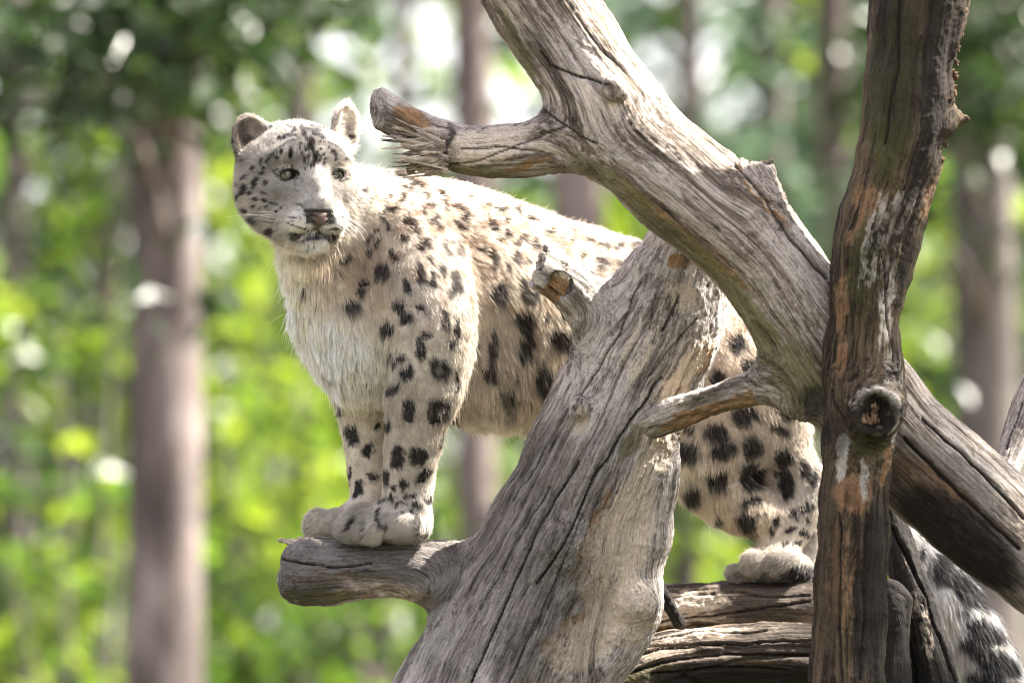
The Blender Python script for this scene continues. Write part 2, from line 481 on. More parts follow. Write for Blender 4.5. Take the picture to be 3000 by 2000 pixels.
# ------------------------------------------------------------------ the dead limbs and logs
def child_mesh(name, v, q, base, mat, parent, grain=None, zone=None, smooth=True):
    me = mesh_from(name, W(v) - W(base), q, smooth)
    if grain is not None: attr(me, 'grain', 'FLOAT_VECTOR', grain)
    if zone is not None: attr(me, 'zone', 'FLOAT_COLOR', zone)
    me.materials.append(mat)
    o = bpy.data.objects.new(name, me); scene.collection.objects.link(o); o.parent = parent
    return o

def splinter(parent, base, a, b, w0, w1, mat, zone=(0.6, 0, 0, 0), thick=0.4, seed=0, name='splinter'):
    """a torn sliver of wood from a to b (studio points), w0 -> w1 wide in metres"""
    r = np.random.default_rng(seed)
    a = np.asarray(a, float); b = np.asarray(b, float)
    d = b - a; L = np.linalg.norm(d); d = d / L
    s = np.cross(d, [0.1, 1, 0.2]); s /= np.linalg.norm(s); t = np.cross(d, s)
    n = 7; vs = []; ks = 6
    for i in range(n):
        f = i / (n - 1)
        ww = (w0 + (w1 - w0) * f) * (1 + 0.25 * r.normal()) * (1.0 if i < n - 1 else 0.35)
        c = a + d * L * f + (s * r.normal() + t * r.normal()) * w0 * 0.10
        for k in range(ks):
            an = 2 * math.pi * k / ks
            vs.append(c + s * math.cos(an) * ww * (1 + 0.2 * r.normal()) + t * math.sin(an) * ww * thick * (1 + 0.2 * r.normal()))
    f4 = []
    for i in range(n - 1):
        for k in range(ks):
            f4.append([i * ks + k, i * ks + (k + 1) % ks, (i + 1) * ks + (k + 1) % ks, (i + 1) * ks + k])
    f4.append([0, 5, 4, 3]); f4.append([0, 3, 2, 1]); e = (n - 1) * ks
    f4.append([e, e + 1, e + 2, e + 3]); f4.append([e, e + 3, e + 4, e + 5])
    v = np.array(vs); G = np.column_stack([(v - a) @ d, (v - a) @ s, (v - a) @ t]) + seed * 0.37
    Z = np.tile(np.array(zone, dtype=np.float32), (len(v), 1))
    return child_mesh(name, v, np.array(f4), base, mat, parent, G, Z, smooth=False)

# --- the big leaning limb across the upper right, with its broken side branch
A_pts = [(1150, -150, -.26, 112), (1237, 0, -.27, 119), (1325, 130, -.29, 114), (1432, 300, -.32, 118), (1520, 385, -.34, 122), (1608, 460, -.35, 118),
         (1690, 530, -.35, 120), (1758, 600, -.34, 121), (1828, 700, -.32, 121), (1925, 832, -.29, 128), (2050, 990, -.26, 126), (2200, 1130, -.24, 126), (2352, 1265, -.22, 118), (2520, 1400, -.22, 110)]
tA = T(A_pts)
tA2 = T([(1420, 285, -.32, 85), (1330, 312, -.31, 70), (1240, 335, -.29, 62), (1150, 347, -.27, 58), (1070, 345, -.25, 54), (1000, 322, -.24, 50), (940, 288, -.23, 44), (860, 240, -.22, 42)])
tA3 = T([(1790, 870, -.30, 55), (1735, 888, -.27, 38), (1670, 908, -.235, 34), (1600, 930, -.205, 36), (1545, 950, -.185, 39), (1500, 968, -.15, 36)])
tA4 = T([(1715, 455, -.36, 70), (1735, 405, -.37, 42), (1742, 350, -.37, 34)])
baseA = V(1980, 1000, -.28)
limb = wood('dead_limb', M_GREY, [tA, tA2, tA3, tA4], base=baseA, kroot=0.06, seed=1,
    label='thick bent grey dead limb leaning across the upper right, one broken side branch pointing left', category='dead limb',
    extra=[(at(1412, 205, -.42, 30), 0.012, 'add'), (at(1404, 208, -.455, 15), 0.004, 'sub'),
           (at(1845, 905, -.31, 58), 0.03, 'add'),
           (Plane(V(868, 252, -.22), [-1, -.45, .12], 0.10, 0.002, 90), 0.002, 'cut'),
           (Plane(V(1735, 378, -.37), [0.1, 0, 1], 0.055, 0.006, 70), 0.002, 'cut'),
           (Ell(V(938, 352, -.27), np.array([88, 36, 44]) * 1.27 * PX), 0.008, 'sub')],
    zones=[(PALE, 1110, 335, 100, 40, -8, 1.0), (PALE, 1090, 350, 80, 30, -8, 1.0), (PALE, 1180, 300, 60, 22, -10, .7), (PALE, 1350, 230, 110, 50, 20, .42), (PALE, 1250, 330, 50, 40, 0, .4),
           (PALE, 1000, 310, 40, 30, 20, .5), (OCH, 950, 285, 60, 34, 32, .8), (BLK, 930, 300, 70, 24, 32, .6), (BLK, 990, 350, 60, 50, 0, .6), (OCH, 1215, 375, 60, 10, -20, .8), (OCH, 1000, 350, 50, 40, 0, .7), (MOSS, 1040, 395, 120, 20, 5, .95),
           (MOSS, 1420, 440, 120, 34, 38, .6), (MOSS, 1560, 560, 160, 30, 38, .7), (MOSS, 1720, 740, 140, 40, 55, .75), (MOSS, 1830, 860, 80, 60, 50, .7), (OCH, 1500, 480, 120, 20, 38, .6), (OCH, 1640, 590, 140, 18, 42, .6),
           (BLK, 1030, 330, 12, 36, 8, .8), (OCH, 1750, 450, 90, 10, 50, .9), (PALE, 1745, 440, 70, 6, 50, .9),
           (OCH, 1390, 60, 80, 6, 60, .6), (MOSS, 1195, 130, 18, 120, -25, .6), (BLK, 1880, 920, 40, 40, 20, .7), (OCH, 2150, 1130, 160, 50, 42, .6), (BLK, 2200, 1240, 190, 90, 42, .95), (BLK, 2180, 1110, 190, 60, 42, .48),  # last two blacks paint shade onto the limb's lower right end
           (OCH, 1600, 955, 90, 20, -20, 1.0), (OCH, 1700, 925, 40, 16, -20, .9), (BLK, 1640, 905, 90, 14, -20, .45), (MOSS, 1600, 915, 70, 14, -20, .6), (BLK, 2060, 1060, 30, 90, 0, .5), (BLK, 1240, 110, 30, 50, -20, .35)],
    cracks=[([(1300, 0), (1340, 60), (1390, 120), (1440, 170)], 4, .004, .7), ([(1245, 120), (1260, 150), (1310, 170), (1400, 195)], 4, .006, 1),
            ([(1190, 245), (1240, 248), (1280, 275), (1330, 315), (1370, 330)], 3, .005, 1), ([(1010, 385), (1100, 370), (1200, 330), (1300, 290)], 3, .004, .8),
            ([(1690, 380), (1760, 460), (1830, 560), (1900, 640)], 6, .006, .8), ([(1060, 340), (1150, 338), (1250, 350)], 3, .003, .8),
            ([(2120, 960), (2250, 1080), (2352, 1190)], 6, .008, 1), ([(2080, 1010), (2200, 1130), (2340, 1260)], 8, .008, 1)])
r_ = np.random.default_rng(21)
for i in range(76):       # torn slivers on the broken end of the side branch
    row = (i % 38) / 37.0
    x0 = 1030 + r_.uniform(-25, 5); y0 = 315 + row * 78 + r_.uniform(-5, 5)
    big_ = i % 4 == 0; ln = r_.uniform(50, 165) * (1.0 - 0.35 * row); an = math.radians(r_.uniform(4, 28) * (1 - row) + r_.uniform(-9, 14))
    w_ = -.272 - 0.022 * math.sin(row * 3.1) + r_.uniform(-.010, .012) + (.018 if i > 37 else 0)
    zz = (1.0, 0, 0, 0) if i % 3 == 0 else ((.35, .4, 0, .1) if i % 3 == 1 else (0.5, 0.2, 0.1, 0.1))
    splinter(limb, baseA, V(x0, y0, w_), V(x0 - ln * math.cos(an), y0 - ln * math.sin(an) + 4, w_ + r_.uniform(-.012, .018)), r_.uniform(.005, .0085) if big_ else r_.uniform(.0016, .0040), r_.uniform(.0008, .0030), M_GREY, zz, 0.45, 40 + i)
splinter(limb, baseA, V(985, 330, -.27), V(872, 322, -.27), .005, .002, M_GREY, (.0, .6, 0, .3), .4, 91)
splinter(limb, baseA, V(960, 375, -.25), V(935, 398, -.25), .010, .006, M_GREY, (.0, .0, .7, .2), .5, 92)
for i in range(7):        # the jagged crown of the small stub on the upper edge
    x0 = 1702 + i * 11
    splinter(limb, baseA, V(x0, 392, -.37 + .01 * (i % 3)), V(x0 + 2, 368 - 6 * (i == 6) + 3 * (i % 2), -.375), .0065, .0045, M_GREY, (0, .4, 0, .35), .8, 120 + i)

# --- the thick leaning trunk in front of the cat
tB = T([(1600, 520, -.13, 88), (1560, 625, -.12, 110), (1512, 750, -.08, 148), (1437, 905, -.05, 150), (1360, 1070, -.03, 160), (1280, 1240, -.01, 170), (1205, 1400, 0, 185), (1130, 1568, .0, 200), (1040, 1760, .02, 215), (960, 1900, .03, 225)])
tB2 = T([(1440, 790, -.08, 85), (1385, 735, -.10, 62), (1335, 685, -.12, 58), (1280, 640, -.135, 54), (1210, 595, -.145, 53)])
tB3 = T([(1190, 1360, 0, 95), (1085, 1335, .0, 76), (985, 1316, -.005, 70), (880, 1308, -.01, 66), (780, 1314, -.01, 72), (702, 1318, -.01, 72)])
tB4 = T([(1190, 1345, .05, 75), (1080, 1300, .06, 52), (980, 1290, .055, 50), (880, 1295, .05, 52), (780, 1296, .04, 54), (712, 1292, .03, 50)])
tB5 = T([(1500, 1080, -.06, 60), (1475, 1180, -.05, 75), (1440, 1290, -.03, 85), (1440, 1400, -.03, 78), (1360, 1520, .0, 90)])
baseB = V(1000, 1850, .03)
trunk = wood('leaning_trunk', M_SILVER, [tB, tB2, tB3, tB4, tB5], base=baseB, kroot=0.05, seed=2, lump=.009,
    label='massive silvery grey split trunk leaning up right in front, forepaws on its side branch', category='tree trunk',
    extra=[(Plane(V(1236, 615, -.145), [-1, -.2, .35], 0.075, 0.007, 60), 0.003, 'cut'), (Plane(V(638, 1310, 0), [-1, -.1, .12], 0.12, 0.006, 50), 0.014, 'cut'),
           (at(1330, 935, -.165, 26), 0.02, 'add'), (at(1468, 1392, -.09, 42), 0.03, 'add'), (at(1285, 655, -.175, 28), 0.008, 'sub'), (at(1300, 1250, -.15, 40), .05, 'add')],
    zones=[(PALE, 1550, 900, 35, 150, 32, .8), (PALE, 1500, 1060, 30, 120, 30, .95), (PALE, 1420, 1250, 75, 170, 22, .85), (OCH, 1400, 1290, 60, 150, 22, .5), (OCH, 1390, 1420, 70, 70, 0, .45), (PALE, 1430, 1400, 75, 90, 0, 1.0), (OCH, 1360, 1220, 10, 120, 25, .9), (OCH, 1580, 880, 18, 110, 33, .9),
           (PALE, 1330, 1480, 90, 60, -30, .8), (OCH, 1300, 1450, 70, 22, -40, .8), (OCH, 1480, 1120, 10, 90, 20, 1.0), (PALE, 1330, 960, 24, 50, 20, .6), (PALE, 1560, 680, 50, 40, 40, .55), (PALE, 1480, 800, 90, 60, -60, .42),
           (MOSS, 1450, 1010, 22, 60, 35, .8), (OCH, 1262, 680, 26, 34, 40, 1.0), (MOSS, 1255, 690, 20, 24, 20, .5), (PALE, 1275, 600, 44, 14, 35, .7), (OCH, 1560, 600, 30, 20, 0, .7),
           (PALE, 900, 1360, 130, 24, 14, .6), (OCH, 870, 1350, 100, 18, 14, .6), (MOSS, 730, 1370, 90, 30, 5, .8), (BLK, 900, 1285, 200, 70, 0, .66), (BLK, 700, 1310, 100, 70, 0, .64), (BLK, 1010, 1330, 50, 80, 20, .5), (OCH, 930, 1385, 30, 10, 25, .9), (OCH, 800, 1350, 130, 40, 5, .5),
           (BLK, 1200, 1180, 100, 240, 26, .45), (BLK, 1240, 1370, 110, 220, 26, .48), (BLK, 1340, 1130, 60, 200, 26, .34), (BLK, 1060, 1480, 80, 160, 26, .36), (BLK, 990, 1330, 30, 70, 0, .4), (BLK, 1050, 1480, 60, 120, 30, .25)],
    cracks=[([(1520, 870), (1440, 980), (1360, 1100), (1330, 1180), (1270, 1290), (1230, 1340)], 4, .012, 1), ([(1330, 1060), (1240, 1200), (1190, 1320), (1120, 1480), (1080, 1568)], 4, .010, 1),
            ([(1265, 1120), (1200, 1220), (1130, 1350), (1100, 1400)], 3, .006, .9), ([(1470, 640), (1420, 760), (1370, 850), (1300, 950), (1240, 1060), (1180, 1150)], 3, .007, .9),
            ([(1560, 680), (1520, 760)], 3, .007, .9), ([(650, 1285), (760, 1302), (850, 1292)], 4, .007, 1), ([(1600, 730), (1540, 800), (1490, 870)], 3, .005, .7),
            ([(1340, 1180), (1280, 1330), (1200, 1500), (1170, 1568)], 3, .006, .8), ([(1400, 1090), (1360, 1190), (1330, 1300)], 3, .006, .6)])
for i in range(16):       # bark edge left along the trunk's right side
    f = i / 15.0
    x0 = 1552 - 80 * f + r_.uniform(-7, 7); y0 = 1010 + 330 * f
    splinter(trunk, baseB, V(x0, y0 - 18, -.07 + .01 * r_.normal()), V(x0 - 8 + r_.uniform(-5, 5), y0 + 20, -.07), .008, .006, M_LOG, (0.1, .9, 0, .2) if i % 2 else (0, .5, 0, .5), .6, 150 + i, 'bark_flake')
for i in range(7):        # splintered top edge of the perch
    x0 = 640 + i * 11
    splinter(trunk, baseB, V(x0 + 34, 1248 + r_.uniform(-2, 3), -.01 + .02 * r_.normal()), V(x0 - 2, 1238 + r_.uniform(-4, 5), -.01), .006, .004, M_SILVER, (0.8, .3, 0, 0), .5, 180 + i)
for i in range(9):        # torn face of the upper stub
    f = i / 8.0
    splinter(trunk, baseB, V(1300 + r_.uniform(-8, 8), 615 + 60 * f, -.165), V(1240 + 18 * f, 575 + 70 * f, -.16), .007, .0045, M_SILVER, (0.7, .1, 0, 0) if i < 5 else (0, .9, .1, 0), .5, 200 + i)

# --- the upright dark post on the right
tE = T([(2150, -260, -.42, 114), (2130, -120, -.42, 112), (2112, 0, -.42, 110), (2097, 150, -.42, 101), (2085, 280, -.42, 99), (2052, 400, -.42, 97), (2021, 500, -.42, 92), (2000, 620, -.42, 87), (1983, 780, -.42, 84),
        (1984, 900, -.42, 88), (1968, 1050, -.42, 80), (1957, 1220, -.42, 80), (1950, 1400, -.42, 84), (1948, 1568, -.42, 85), (1945, 1750, -.42, 90), (1940, 1900, -.42, 95)])
tE2 = T([(1990, 930, -.44, 60), (2012, 945, -.50, 64), (2018, 948, -.535, 58)])
tE3 = T([(2180, 290, -.42, 30), (2222, 276, -.42, 13)], n=2)
baseE = V(1945, 1850, -.42)
post = wood('upright_post', M_POST, [tE, tE2, tE3], base=baseE, kroot=0.03, seed=3, lump=.012, ridge=.004, fine=.002,
    label='upright dark mossy trunk with a round knot hole, in front of the limb', category='upright trunk',
    extra=[(at(2012, 948, -.560, 45), 0.016, 'sub'), (at(2225, 330, -.42, 42), .03, 'sub'), (at(2215, 170, -.42, 30), .02, 'sub'), (at(2170, 470, -.44, 34), .02, 'sub'), (at(1972, 60, -.42, 26), .02, 'sub'), (at(1905, 960, -.5, 22), .03, 'sub')],
    zones=[(PALE, 2005, 915, 60, 30, -20, .62), (PALE, 2055, 960, 14, 70, 0, .7), (PALE, 1935, 1040, 16, 60, 5, .8), (PALE, 1985, 1100, 10, 55, 0, .7), (PALE, 2010, 560, 30, 120, 10, .48), (PALE, 2040, 700, 22, 120, 5, .5),
           (PALE, 2050, 860, 25, 60, 0, .5), (OCH, 1932, 700, 14, 90, 4, .7), (OCH, 1930, 830, 14, 50, 0, .75), (OCH, 1960, 1130, 42, 50, 10, .8), (OCH, 2036, 1060, 8, 60, 10, .95), (OCH, 1965, 520, 10, 60, 18, .8), (OCH, 1990, 470, 8, 50, 24, .7),
           (OCH, 1945, 1330, 60, 140, 0, .42), (BLK, 1905, 1300, 26, 240, 0, .35), (BLK, 2080, 100, 110, 220, 5, .42), (BLK, 2060, 560, 40, 90, 5, .4), (BLK, 1920, 1000, 26, 60, 0, .5), (OCH, 1990, 460, 40, 40, 20, .6), (MOSS, 2050, 200, 60, 220, 5, .9), (MOSS, 1980, 620, 40, 120, 5, .7), (MOSS, 2000, 1010, 50, 40, 0, .7), (BLK, 2160, 150, 45, 200, 5, .75),  # blacks at the top and right edge paint shade onto the post
           (BLK, 2130, 380, 40, 90, 15, .6), (BLK, 2012, 948, 46, 46, 0, .9), (OCH, 2145, 440, 16, 60, 25, 1.0), (BLK, 2005, 1380, 34, 220, 0, .7), (PALE, 2075, 480, 30, 70, 15, .42)],
    cracks=[([(1905, 560), (1900, 800), (1905, 860)], 3, .005, .7), ([(2030, 600), (2045, 760), (2050, 830)], 4, .006, .8), ([(1930, 1180), (1925, 1400), (1935, 1560)], 4, .006, .8), ([(1990, 1180), (1985, 1350), (1975, 1560)], 4, .006, .8),
            ([(2060, 0), (2060, 160), (2030, 330)], 5, .006, .8)])
for i in range(13):       # crumbs of rot in the knot hole
    a = r_.uniform(0, 6.28); rr = r_.uniform(6, 38)
    x0, y0 = 2012 + rr * math.cos(a), 950 + rr * math.sin(a)
    splinter(post, baseE, V(x0 - 5, y0, -.527), V(x0 + 7, y0 + r_.uniform(-5, 5), -.53), .0055, .005, M_LOG, (0.25, .7, 0, .0) if i % 2 else (0, .5, .2, .2), .9, 230 + i, 'rotten_crumb')
for i in range(22):       # bark scales standing out along the right edge
    f = i / 21.0; y0 = 10 + 640 * f
    ex = np.interp(y0, [0, 150, 280, 400, 500, 620, 700], [2218, 2196, 2180, 2146, 2110, 2084, 2072])
    splinter(post, baseE, V(ex - 10, y0, -.44 + .015 * r_.normal()), V(ex + r_.uniform(-4, 6), y0 + r_.uniform(12, 30), -.43), .007, .005, M_POST, (0, .7, 0, .4) if i % 3 else (.2, .9, 0, 0), .6, 260 + i, 'bark_flake')

# --- the two logs lying across the bottom
tF1 = T([(1330, 1420, .31, 60), (1450, 1404, .32, 56), (1560, 1398, .335, 52), (1680, 1393, .35, 54), (1800, 1392, .36, 58), (1950, 1396, .38, 60), (2120, 1400, .40, 60)])
tF1b = T([(1500, 1402, .39, 48), (1680, 1388, .43, 50), (1850, 1386, .45, 50), (2050, 1390, .46, 50)])
baseF = V(1700, 1440, .36)
wood('cross_log', M_LOG, [tF1, tF1b], base=baseF, kroot=0.06, seed=4, lump=.008,
    label='brown horizontal log low on the right, the leopard\'s hind paw resting on it', category='log',
    zones=[(PALE, 1580, 1385, 90, 26, 0, .75), (PALE, 1500, 1400, 50, 40, 0, .7), (PALE, 1570, 1425, 110, 14, -4, .6), (BLK, 1770, 1390, 110, 46, 0, .55), (OCH, 1560, 1440, 90, 8, 0, .7)],  # the black patch paints the shadow under the hind paw
    cracks=[([(1500, 1372), (1600, 1366), (1640, 1366)], 3, .004, .7), ([(1500, 1432), (1600, 1420), (1700, 1405), (1860, 1380)], 4, .007, .9), ([(1700, 1360), (1760, 1372), (1860, 1366)], 3, .004, .7)])
tF2 = T([(1280, 1620, .14, 80), (1400, 1565, .17, 76), (1500, 1525, .20, 74), (1620, 1510, .22, 74), (1760, 1505, .23, 74), (1900, 1508, .24, 76), (2080, 1515, .26, 76)])
wood('lower_log', M_LOG, [tF2], base=V(1700, 1600, .22), seed=5, lump=.010, ridge=.005, crackamp=.009,
    label='darker fissured log under the horizontal log, cut off by the bottom edge', category='log',
    zones=[(PALE, 1600, 1450, 140, 12, -4, .6), (BLK, 1700, 1560, 250, 50, 0, .85), (BLK, 1780, 1500, 140, 60, 0, .6), (MOSS, 1480, 1550, 80, 16, -20, .8), (OCH, 1740, 1530, 60, 20, 0, .6), (BLK, 1830, 1480, 50, 60, 0, .5)],
    cracks=[([(1400, 1530), (1520, 1486), (1660, 1476), (1860, 1470)], 4, .010, 1), ([(1420, 1552), (1560, 1510), (1700, 1500), (1860, 1505)], 5, .012, 1), ([(1500, 1548), (1650, 1532), (1800, 1536)], 4, .010, 1), ([(1480, 1470), (1600, 1452), (1760, 1448)], 3, .008, .9)])
# --- the slanting pole beside the tail, the stump painted black for shade behind the post, and smaller branches
wood('slanting_pole', M_SHADY, [T([(2010, 1080, .16, 24), (2050, 1200, .16, 34), (2088, 1340, .16, 46), (2120, 1460, .16, 55), (2145, 1568, .16, 60), (2190, 1760, .17, 66)])], base=V(2190, 1700, .17), seed=6, h=.004,
    label='dark grey pole with one long split, slanting beside the leopard\'s tail', category='pole',
    zones=[(PALE, 2120, 1440, 20, 80, -15, .35)], cracks=[([(2050, 1215), (2110, 1330), (2150, 1440), (2200, 1568)], 5, .012, 1)])
wood('shaded_stump', M_SHADY, [T([(2046, 1350, .10, 24), (2044, 1410, .10, 38), (2040, 1520, .10, 52), (2040, 1760, .10, 62)]), T([(2046, 1420, .10, 26), (2084, 1374, .09, 12)], n=2)], base=V(2060, 1720, .1), seed=7, h=.005,
    label='stump in the shade directly behind the upright post, the shade painted on as black', category='stump', zones=[(BLK, 2060, 1480, 90, 220, 0, 1.0)])
wood('grey_branch', M_SILVER, [T([(2450, 740, .02, 44), (2365, 930, .02, 42), (2318, 1050, -.02, 36), (2275, 1180, -.08, 32)])], base=V(2275, 1180, -.08), seed=8, h=.004,
    label='small grey weathered branch standing at the far right edge behind the limb', category='branch', zones=[(BLK, 2330, 980, 14, 90, 20, .3)], cracks=[([(2352, 920), (2310, 1030)], 3, .005, .9)])
wood('thin_dark_branch', M_SHADY, [T([(1420, 1180, .12, 16), (1465, 1262, .14, 18), (1505, 1335, .17, 20), (1560, 1430, .2, 20)])], base=V(1560, 1430, .2), seed=9, h=.005,
    label='thin dark branch slanting down onto the brown log behind the leaning trunk', category='branch')
# ------------------------------------------------------------------ the snow leopard
def P3(x, y, w): return S(x, y, w)
def T3(rows, n=4): return Tube(np.array([S(r[0], r[1], r[2]) for r in rows]), np.array([r[3] * PX for r in rows]), n)
LF = Field()
# torso: spine chain and belly chain
LF.add(T3([(1010, 640, .03, 118), (1140, 650, .07, 150), (1330, 708, .13, 168), (1500, 770, .20, 172), (1700, 842, .30, 172), (1900, 905, .40, 172), (2100, 985, .48, 180), (2220, 1070, .52, 160)]), 0.02)
LF.add(T3([(1020, 950, .03, 120), (1150, 980, .05, 165), (1330, 1040, .11, 172), (1500, 1068, .18, 180), (1700, 1040, .29, 180), (1900, 1050, .38, 170), (2080, 1100, .45, 150)]), 0.09)
LF.add(T3([(1400, 850, .11, 215), (1600, 930, .21, 222), (1850, 970, .36, 210)]), 0.08)
# neck and chest
LF.add(T3([(885, 545, .03, 118), (960, 610, .03, 130), (1040, 690, .03, 150)]), 0.05)
LF.add(T3([(900, 640, -.02, 95), (935, 740, -.02, 105), (985, 860, -.01, 128), (1040, 980, 0, 140), (1070, 1080, .01, 110), (1070, 1150, .02, 70)]), 0.06)
# near foreleg
LF.add(T3([(1190, 690, -.02, 110), (1235, 820, -.06, 135), (1262, 960, -.085, 125), (1250, 1080, -.085, 98), (1222, 1190, -.07, 90), (1210, 1300, -.055, 84), (1196, 1400, -.045, 74), (1188, 1470, -.04, 72), (1180, 1520, -.035, 66)]), 0.04)
LF.add(T3([(1300, 1010, -.05, 55), (1290, 1120, -.06, 48), (1240, 1180, -.06, 50)]), 0.05)
def foot(x, y, w, rx, ry, rz, k=.014, a=0):
    c, s = math.cos(math.radians(a)), math.sin(math.radians(a))
    LF.add(Ell(S(x, y, w), np.array([rx * PX, rz, ry * PX]), np.array([[c, 0, s], [0, 1, 0], [-s, 0, c]])), k)
foot(1130, 1528, -.035, 96, 44, .040, .03)
foot(1034, 1544, -.050, 52, 44, .024, .010, 6)
foot(1052, 1526, -.012, 50, 42, .022, .010)
foot(1086, 1556, -.070, 50, 38, .020, .007, 4)
foot(1172, 1536, -.072, 66, 50, .025, .006, -6)
foot(1062, 1500, -.035, 45, 30, .035, .02, 15)
foot(1222, 1535, -.04, 38, 45, .030, .02)
# far foreleg
LF.add(T3([(1080, 860, .07, 120), (1062, 1030, .07, 100), (1062, 1150, .065, 82), (1072, 1270, .06, 66), (1078, 1370, .055, 58), (1080, 1450, .05, 52), (1062, 1500, .045, 50)]), 0.04)
foot(1015, 1528, .045, 80, 38, .036, .03)
foot(936, 1538, .012, 46, 44, .022, .008)
foot(946, 1532, .055, 42, 40, .020, .004)
foot(992, 1530, -.004, 44, 42, .020, .008)
# near hind leg
LF.add(Ell(S(2170, 1120, .40), [185 * PX, .105, 235 * PX], [[.97, .0, .22], [0, 1, 0], [-.22, 0, .97]]), 0.06)
LF.add(T3([(2230, 1130, .42, 120), (2282, 1260, .42, 88), (2330, 1370, .43, 62), (2360, 1440, .44, 46)]), 0.05)
LF.add(T3([(2190, 1150, .38, 150), (2110, 1290, .36, 125), (2055, 1365, .36, 100), (2100, 1430, .38, 90), (2190, 1490, .40, 78), (2290, 1490, .43, 62), (2370, 1450, .44, 48)]), 0.04)
LF.add(T3([(2385, 1420, .44, 42), (2350, 1490, .43, 55), (2300, 1570, .42, 62), (2255, 1640, .40, 52)]), 0.03)
foot(2265, 1660, .385, 100, 44, .045, .03)
foot(2170, 1680, .37, 46, 30, .022, .007)
foot(2212, 1652, .345, 44, 42, .022, .007, 8)
foot(2292, 1652, .335, 58, 44, .024, .007)
foot(2335, 1670, .38, 50, 40, .035, .02)
# far hind leg, standing behind the near one
LF.add(T3([(2230, 1120, .56, 150), (2200, 1300, .58, 115), (2270, 1440, .58, 75), (2400, 1480, .57, 55), (2370, 1600, .52, 50), (2330, 1650, .48, 45)]), 0.05)
# tail
LF.add(T3([(2300, 1080, .50, 95), (2420, 1180, .52, 62), (2520, 1340, .49, 52), (2600, 1480, .45, 44), (2690, 1610, .41, 54), (2784, 1745, .38, 72), (2866, 1890, .36, 82), (2930, 2030, .35, 87), (2990, 2190, .35, 90), (3050, 2300, .36, 80)]), 0.05)

# head, in its own frame: s to the viewer's right, u up, f forward out of the face (millimetres)
HC = S(866, 520, -.05); YAW = math.radians(25)
Hs = np.array([math.cos(YAW), math.sin(YAW), 0]); Hf = np.array([math.sin(YAW), -math.cos(YAW), 0.0])
Hf = Hf * math.cos(.04) + np.array([0, 0, .04]); Hf /= np.linalg.norm(Hf); Hu = np.cross(Hs, -Hf) * -1
if Hu[2] < 0: Hu = -Hu
HR = np.array([Hs, Hu, Hf])
def H(s, u, f): return HC + (Hs * s + Hu * u + Hf * f) * .001
def HE(s, u, f, a, b, c, rot=0.0, yaw=0.0):
    R = HR.copy()
    cr, sr = math.cos(math.radians(rot)), math.sin(math.radians(rot))
    Rz = np.array([[cr, sr, 0], [-sr, cr, 0], [0, 0, 1]])
    cy, sy = math.cos(math.radians(yaw)), math.sin(math.radians(yaw))
    Ry = np.array([[cy, 0, -sy], [0, 1, 0], [sy, 0, cy]])
    return Ell(H(s, u, f), np.array([a, b, c]) * .001, Rz @ Ry @ R)
def HT(rows, n=3): return Tube(np.array([H(*r[:3]) for r in rows]), np.array([r[3] * .001 for r in rows]), n)
LF.add(HE(0, 24, -8, 111, 84, 92), 0.03)
LF.add(HE(0, -30, -5, 106, 78, 72), 0.03)
for sg in (-1, 1):
    LF.add(HE(sg * 72, -32, 12, 41, 52, 44), 0.03)
    LF.add(HT([(sg * 22, 38, 78, 20), (sg * 50, 40, 66, 17), (sg * 76, 28, 44, 14)]), 0.018)      # brow
    LF.add(HT([(sg * 34, -22, 72, 17), (sg * 58, -26, 58, 17), (sg * 78, -14, 38, 15)]), 0.016)     # cheekbone
LF.add(HT([(0, 48, 66, 38), (0, 18, 78, 29), (0, -16, 92, 27), (0, -52, 100, 27)]), 0.022)          # bridge
for sg in (-1, 1):
    LF.add(HE(sg * 29, -88, 86, 32, 25, 29, yaw=sg * 18), 0.012)
    LF.add(HE(sg * 32, -50, 74, 22, 28, 20), 0.022)
    LF.add(HE(sg * 46, -84, 60, 24, 27, 26), 0.02)
    LF.add(HT([(sg * 56, -76, 20, 24), (sg * 32, -112, 52, 21)]), 0.028)
LF.add(HE(0, -125, 70, 31, 18, 26), 0.014)                                                    # chin
LF.add(HE(0, -64, 108, 26, 14, 12), 0.010)                                                     # nose pad base
# eyes: the ball is sunk into the face where the face surface really lies
def hsurf(s, u):
    fs = np.linspace(40, 125, 170)
    P = np.array([H(s, u, f) for f in fs]); d = LF.ev(P, LF.ops)
    return fs[np.nonzero(d < 0)[0][-1]]
ER = 18.0
EYES = []
for (s, u, sg) in ((-47.5, 1.5, -1), (57.5, 3.0, 1)):
    fs_ = hsurf(s, u)
    EYES.append((s, u, fs_ - ER * .87, sg, fs_))
for (s, u, f, sg, fs_) in EYES:
    LF.add(HE(s, u, f, 19, 19, 19), 0.004)
    LF.add(HE(s, u - .5, fs_ + 1.0, (18.2 if sg < 0 else 18.6), 12.4, 13, rot=sg * 7, yaw=sg * 16), 0.0015, 'sub')
    o1 = 3.0 - 3 * (sg > 0)
    LF.add(HT([(s - 18, u - 1.5 + sg * 2, fs_ - 2 - 5 * (sg < 0), 1.6), (s - 9, u + 8.4 + sg * .8, fs_ + 2.4, 3.2), (s, u + 10.6, fs_ + 3.6, 3.8), (s + 9, u + 8.4 - sg * .8, fs_ + 2.4, 3.2), (s + 18, u - 1.5 - sg * 2, fs_ - 2 - 5 * (sg > 0), 1.6)]), 0.003)
    LF.add(HT([(s - 17, u - 3 + sg * 2, fs_ - 2 - 5 * (sg < 0), 1.4), (s, u - 14, fs_ + 0.2, 2.0), (s + 17, u - 3 - sg * 2, fs_ - 2 - 5 * (sg > 0), 1.4)]), 0.003)
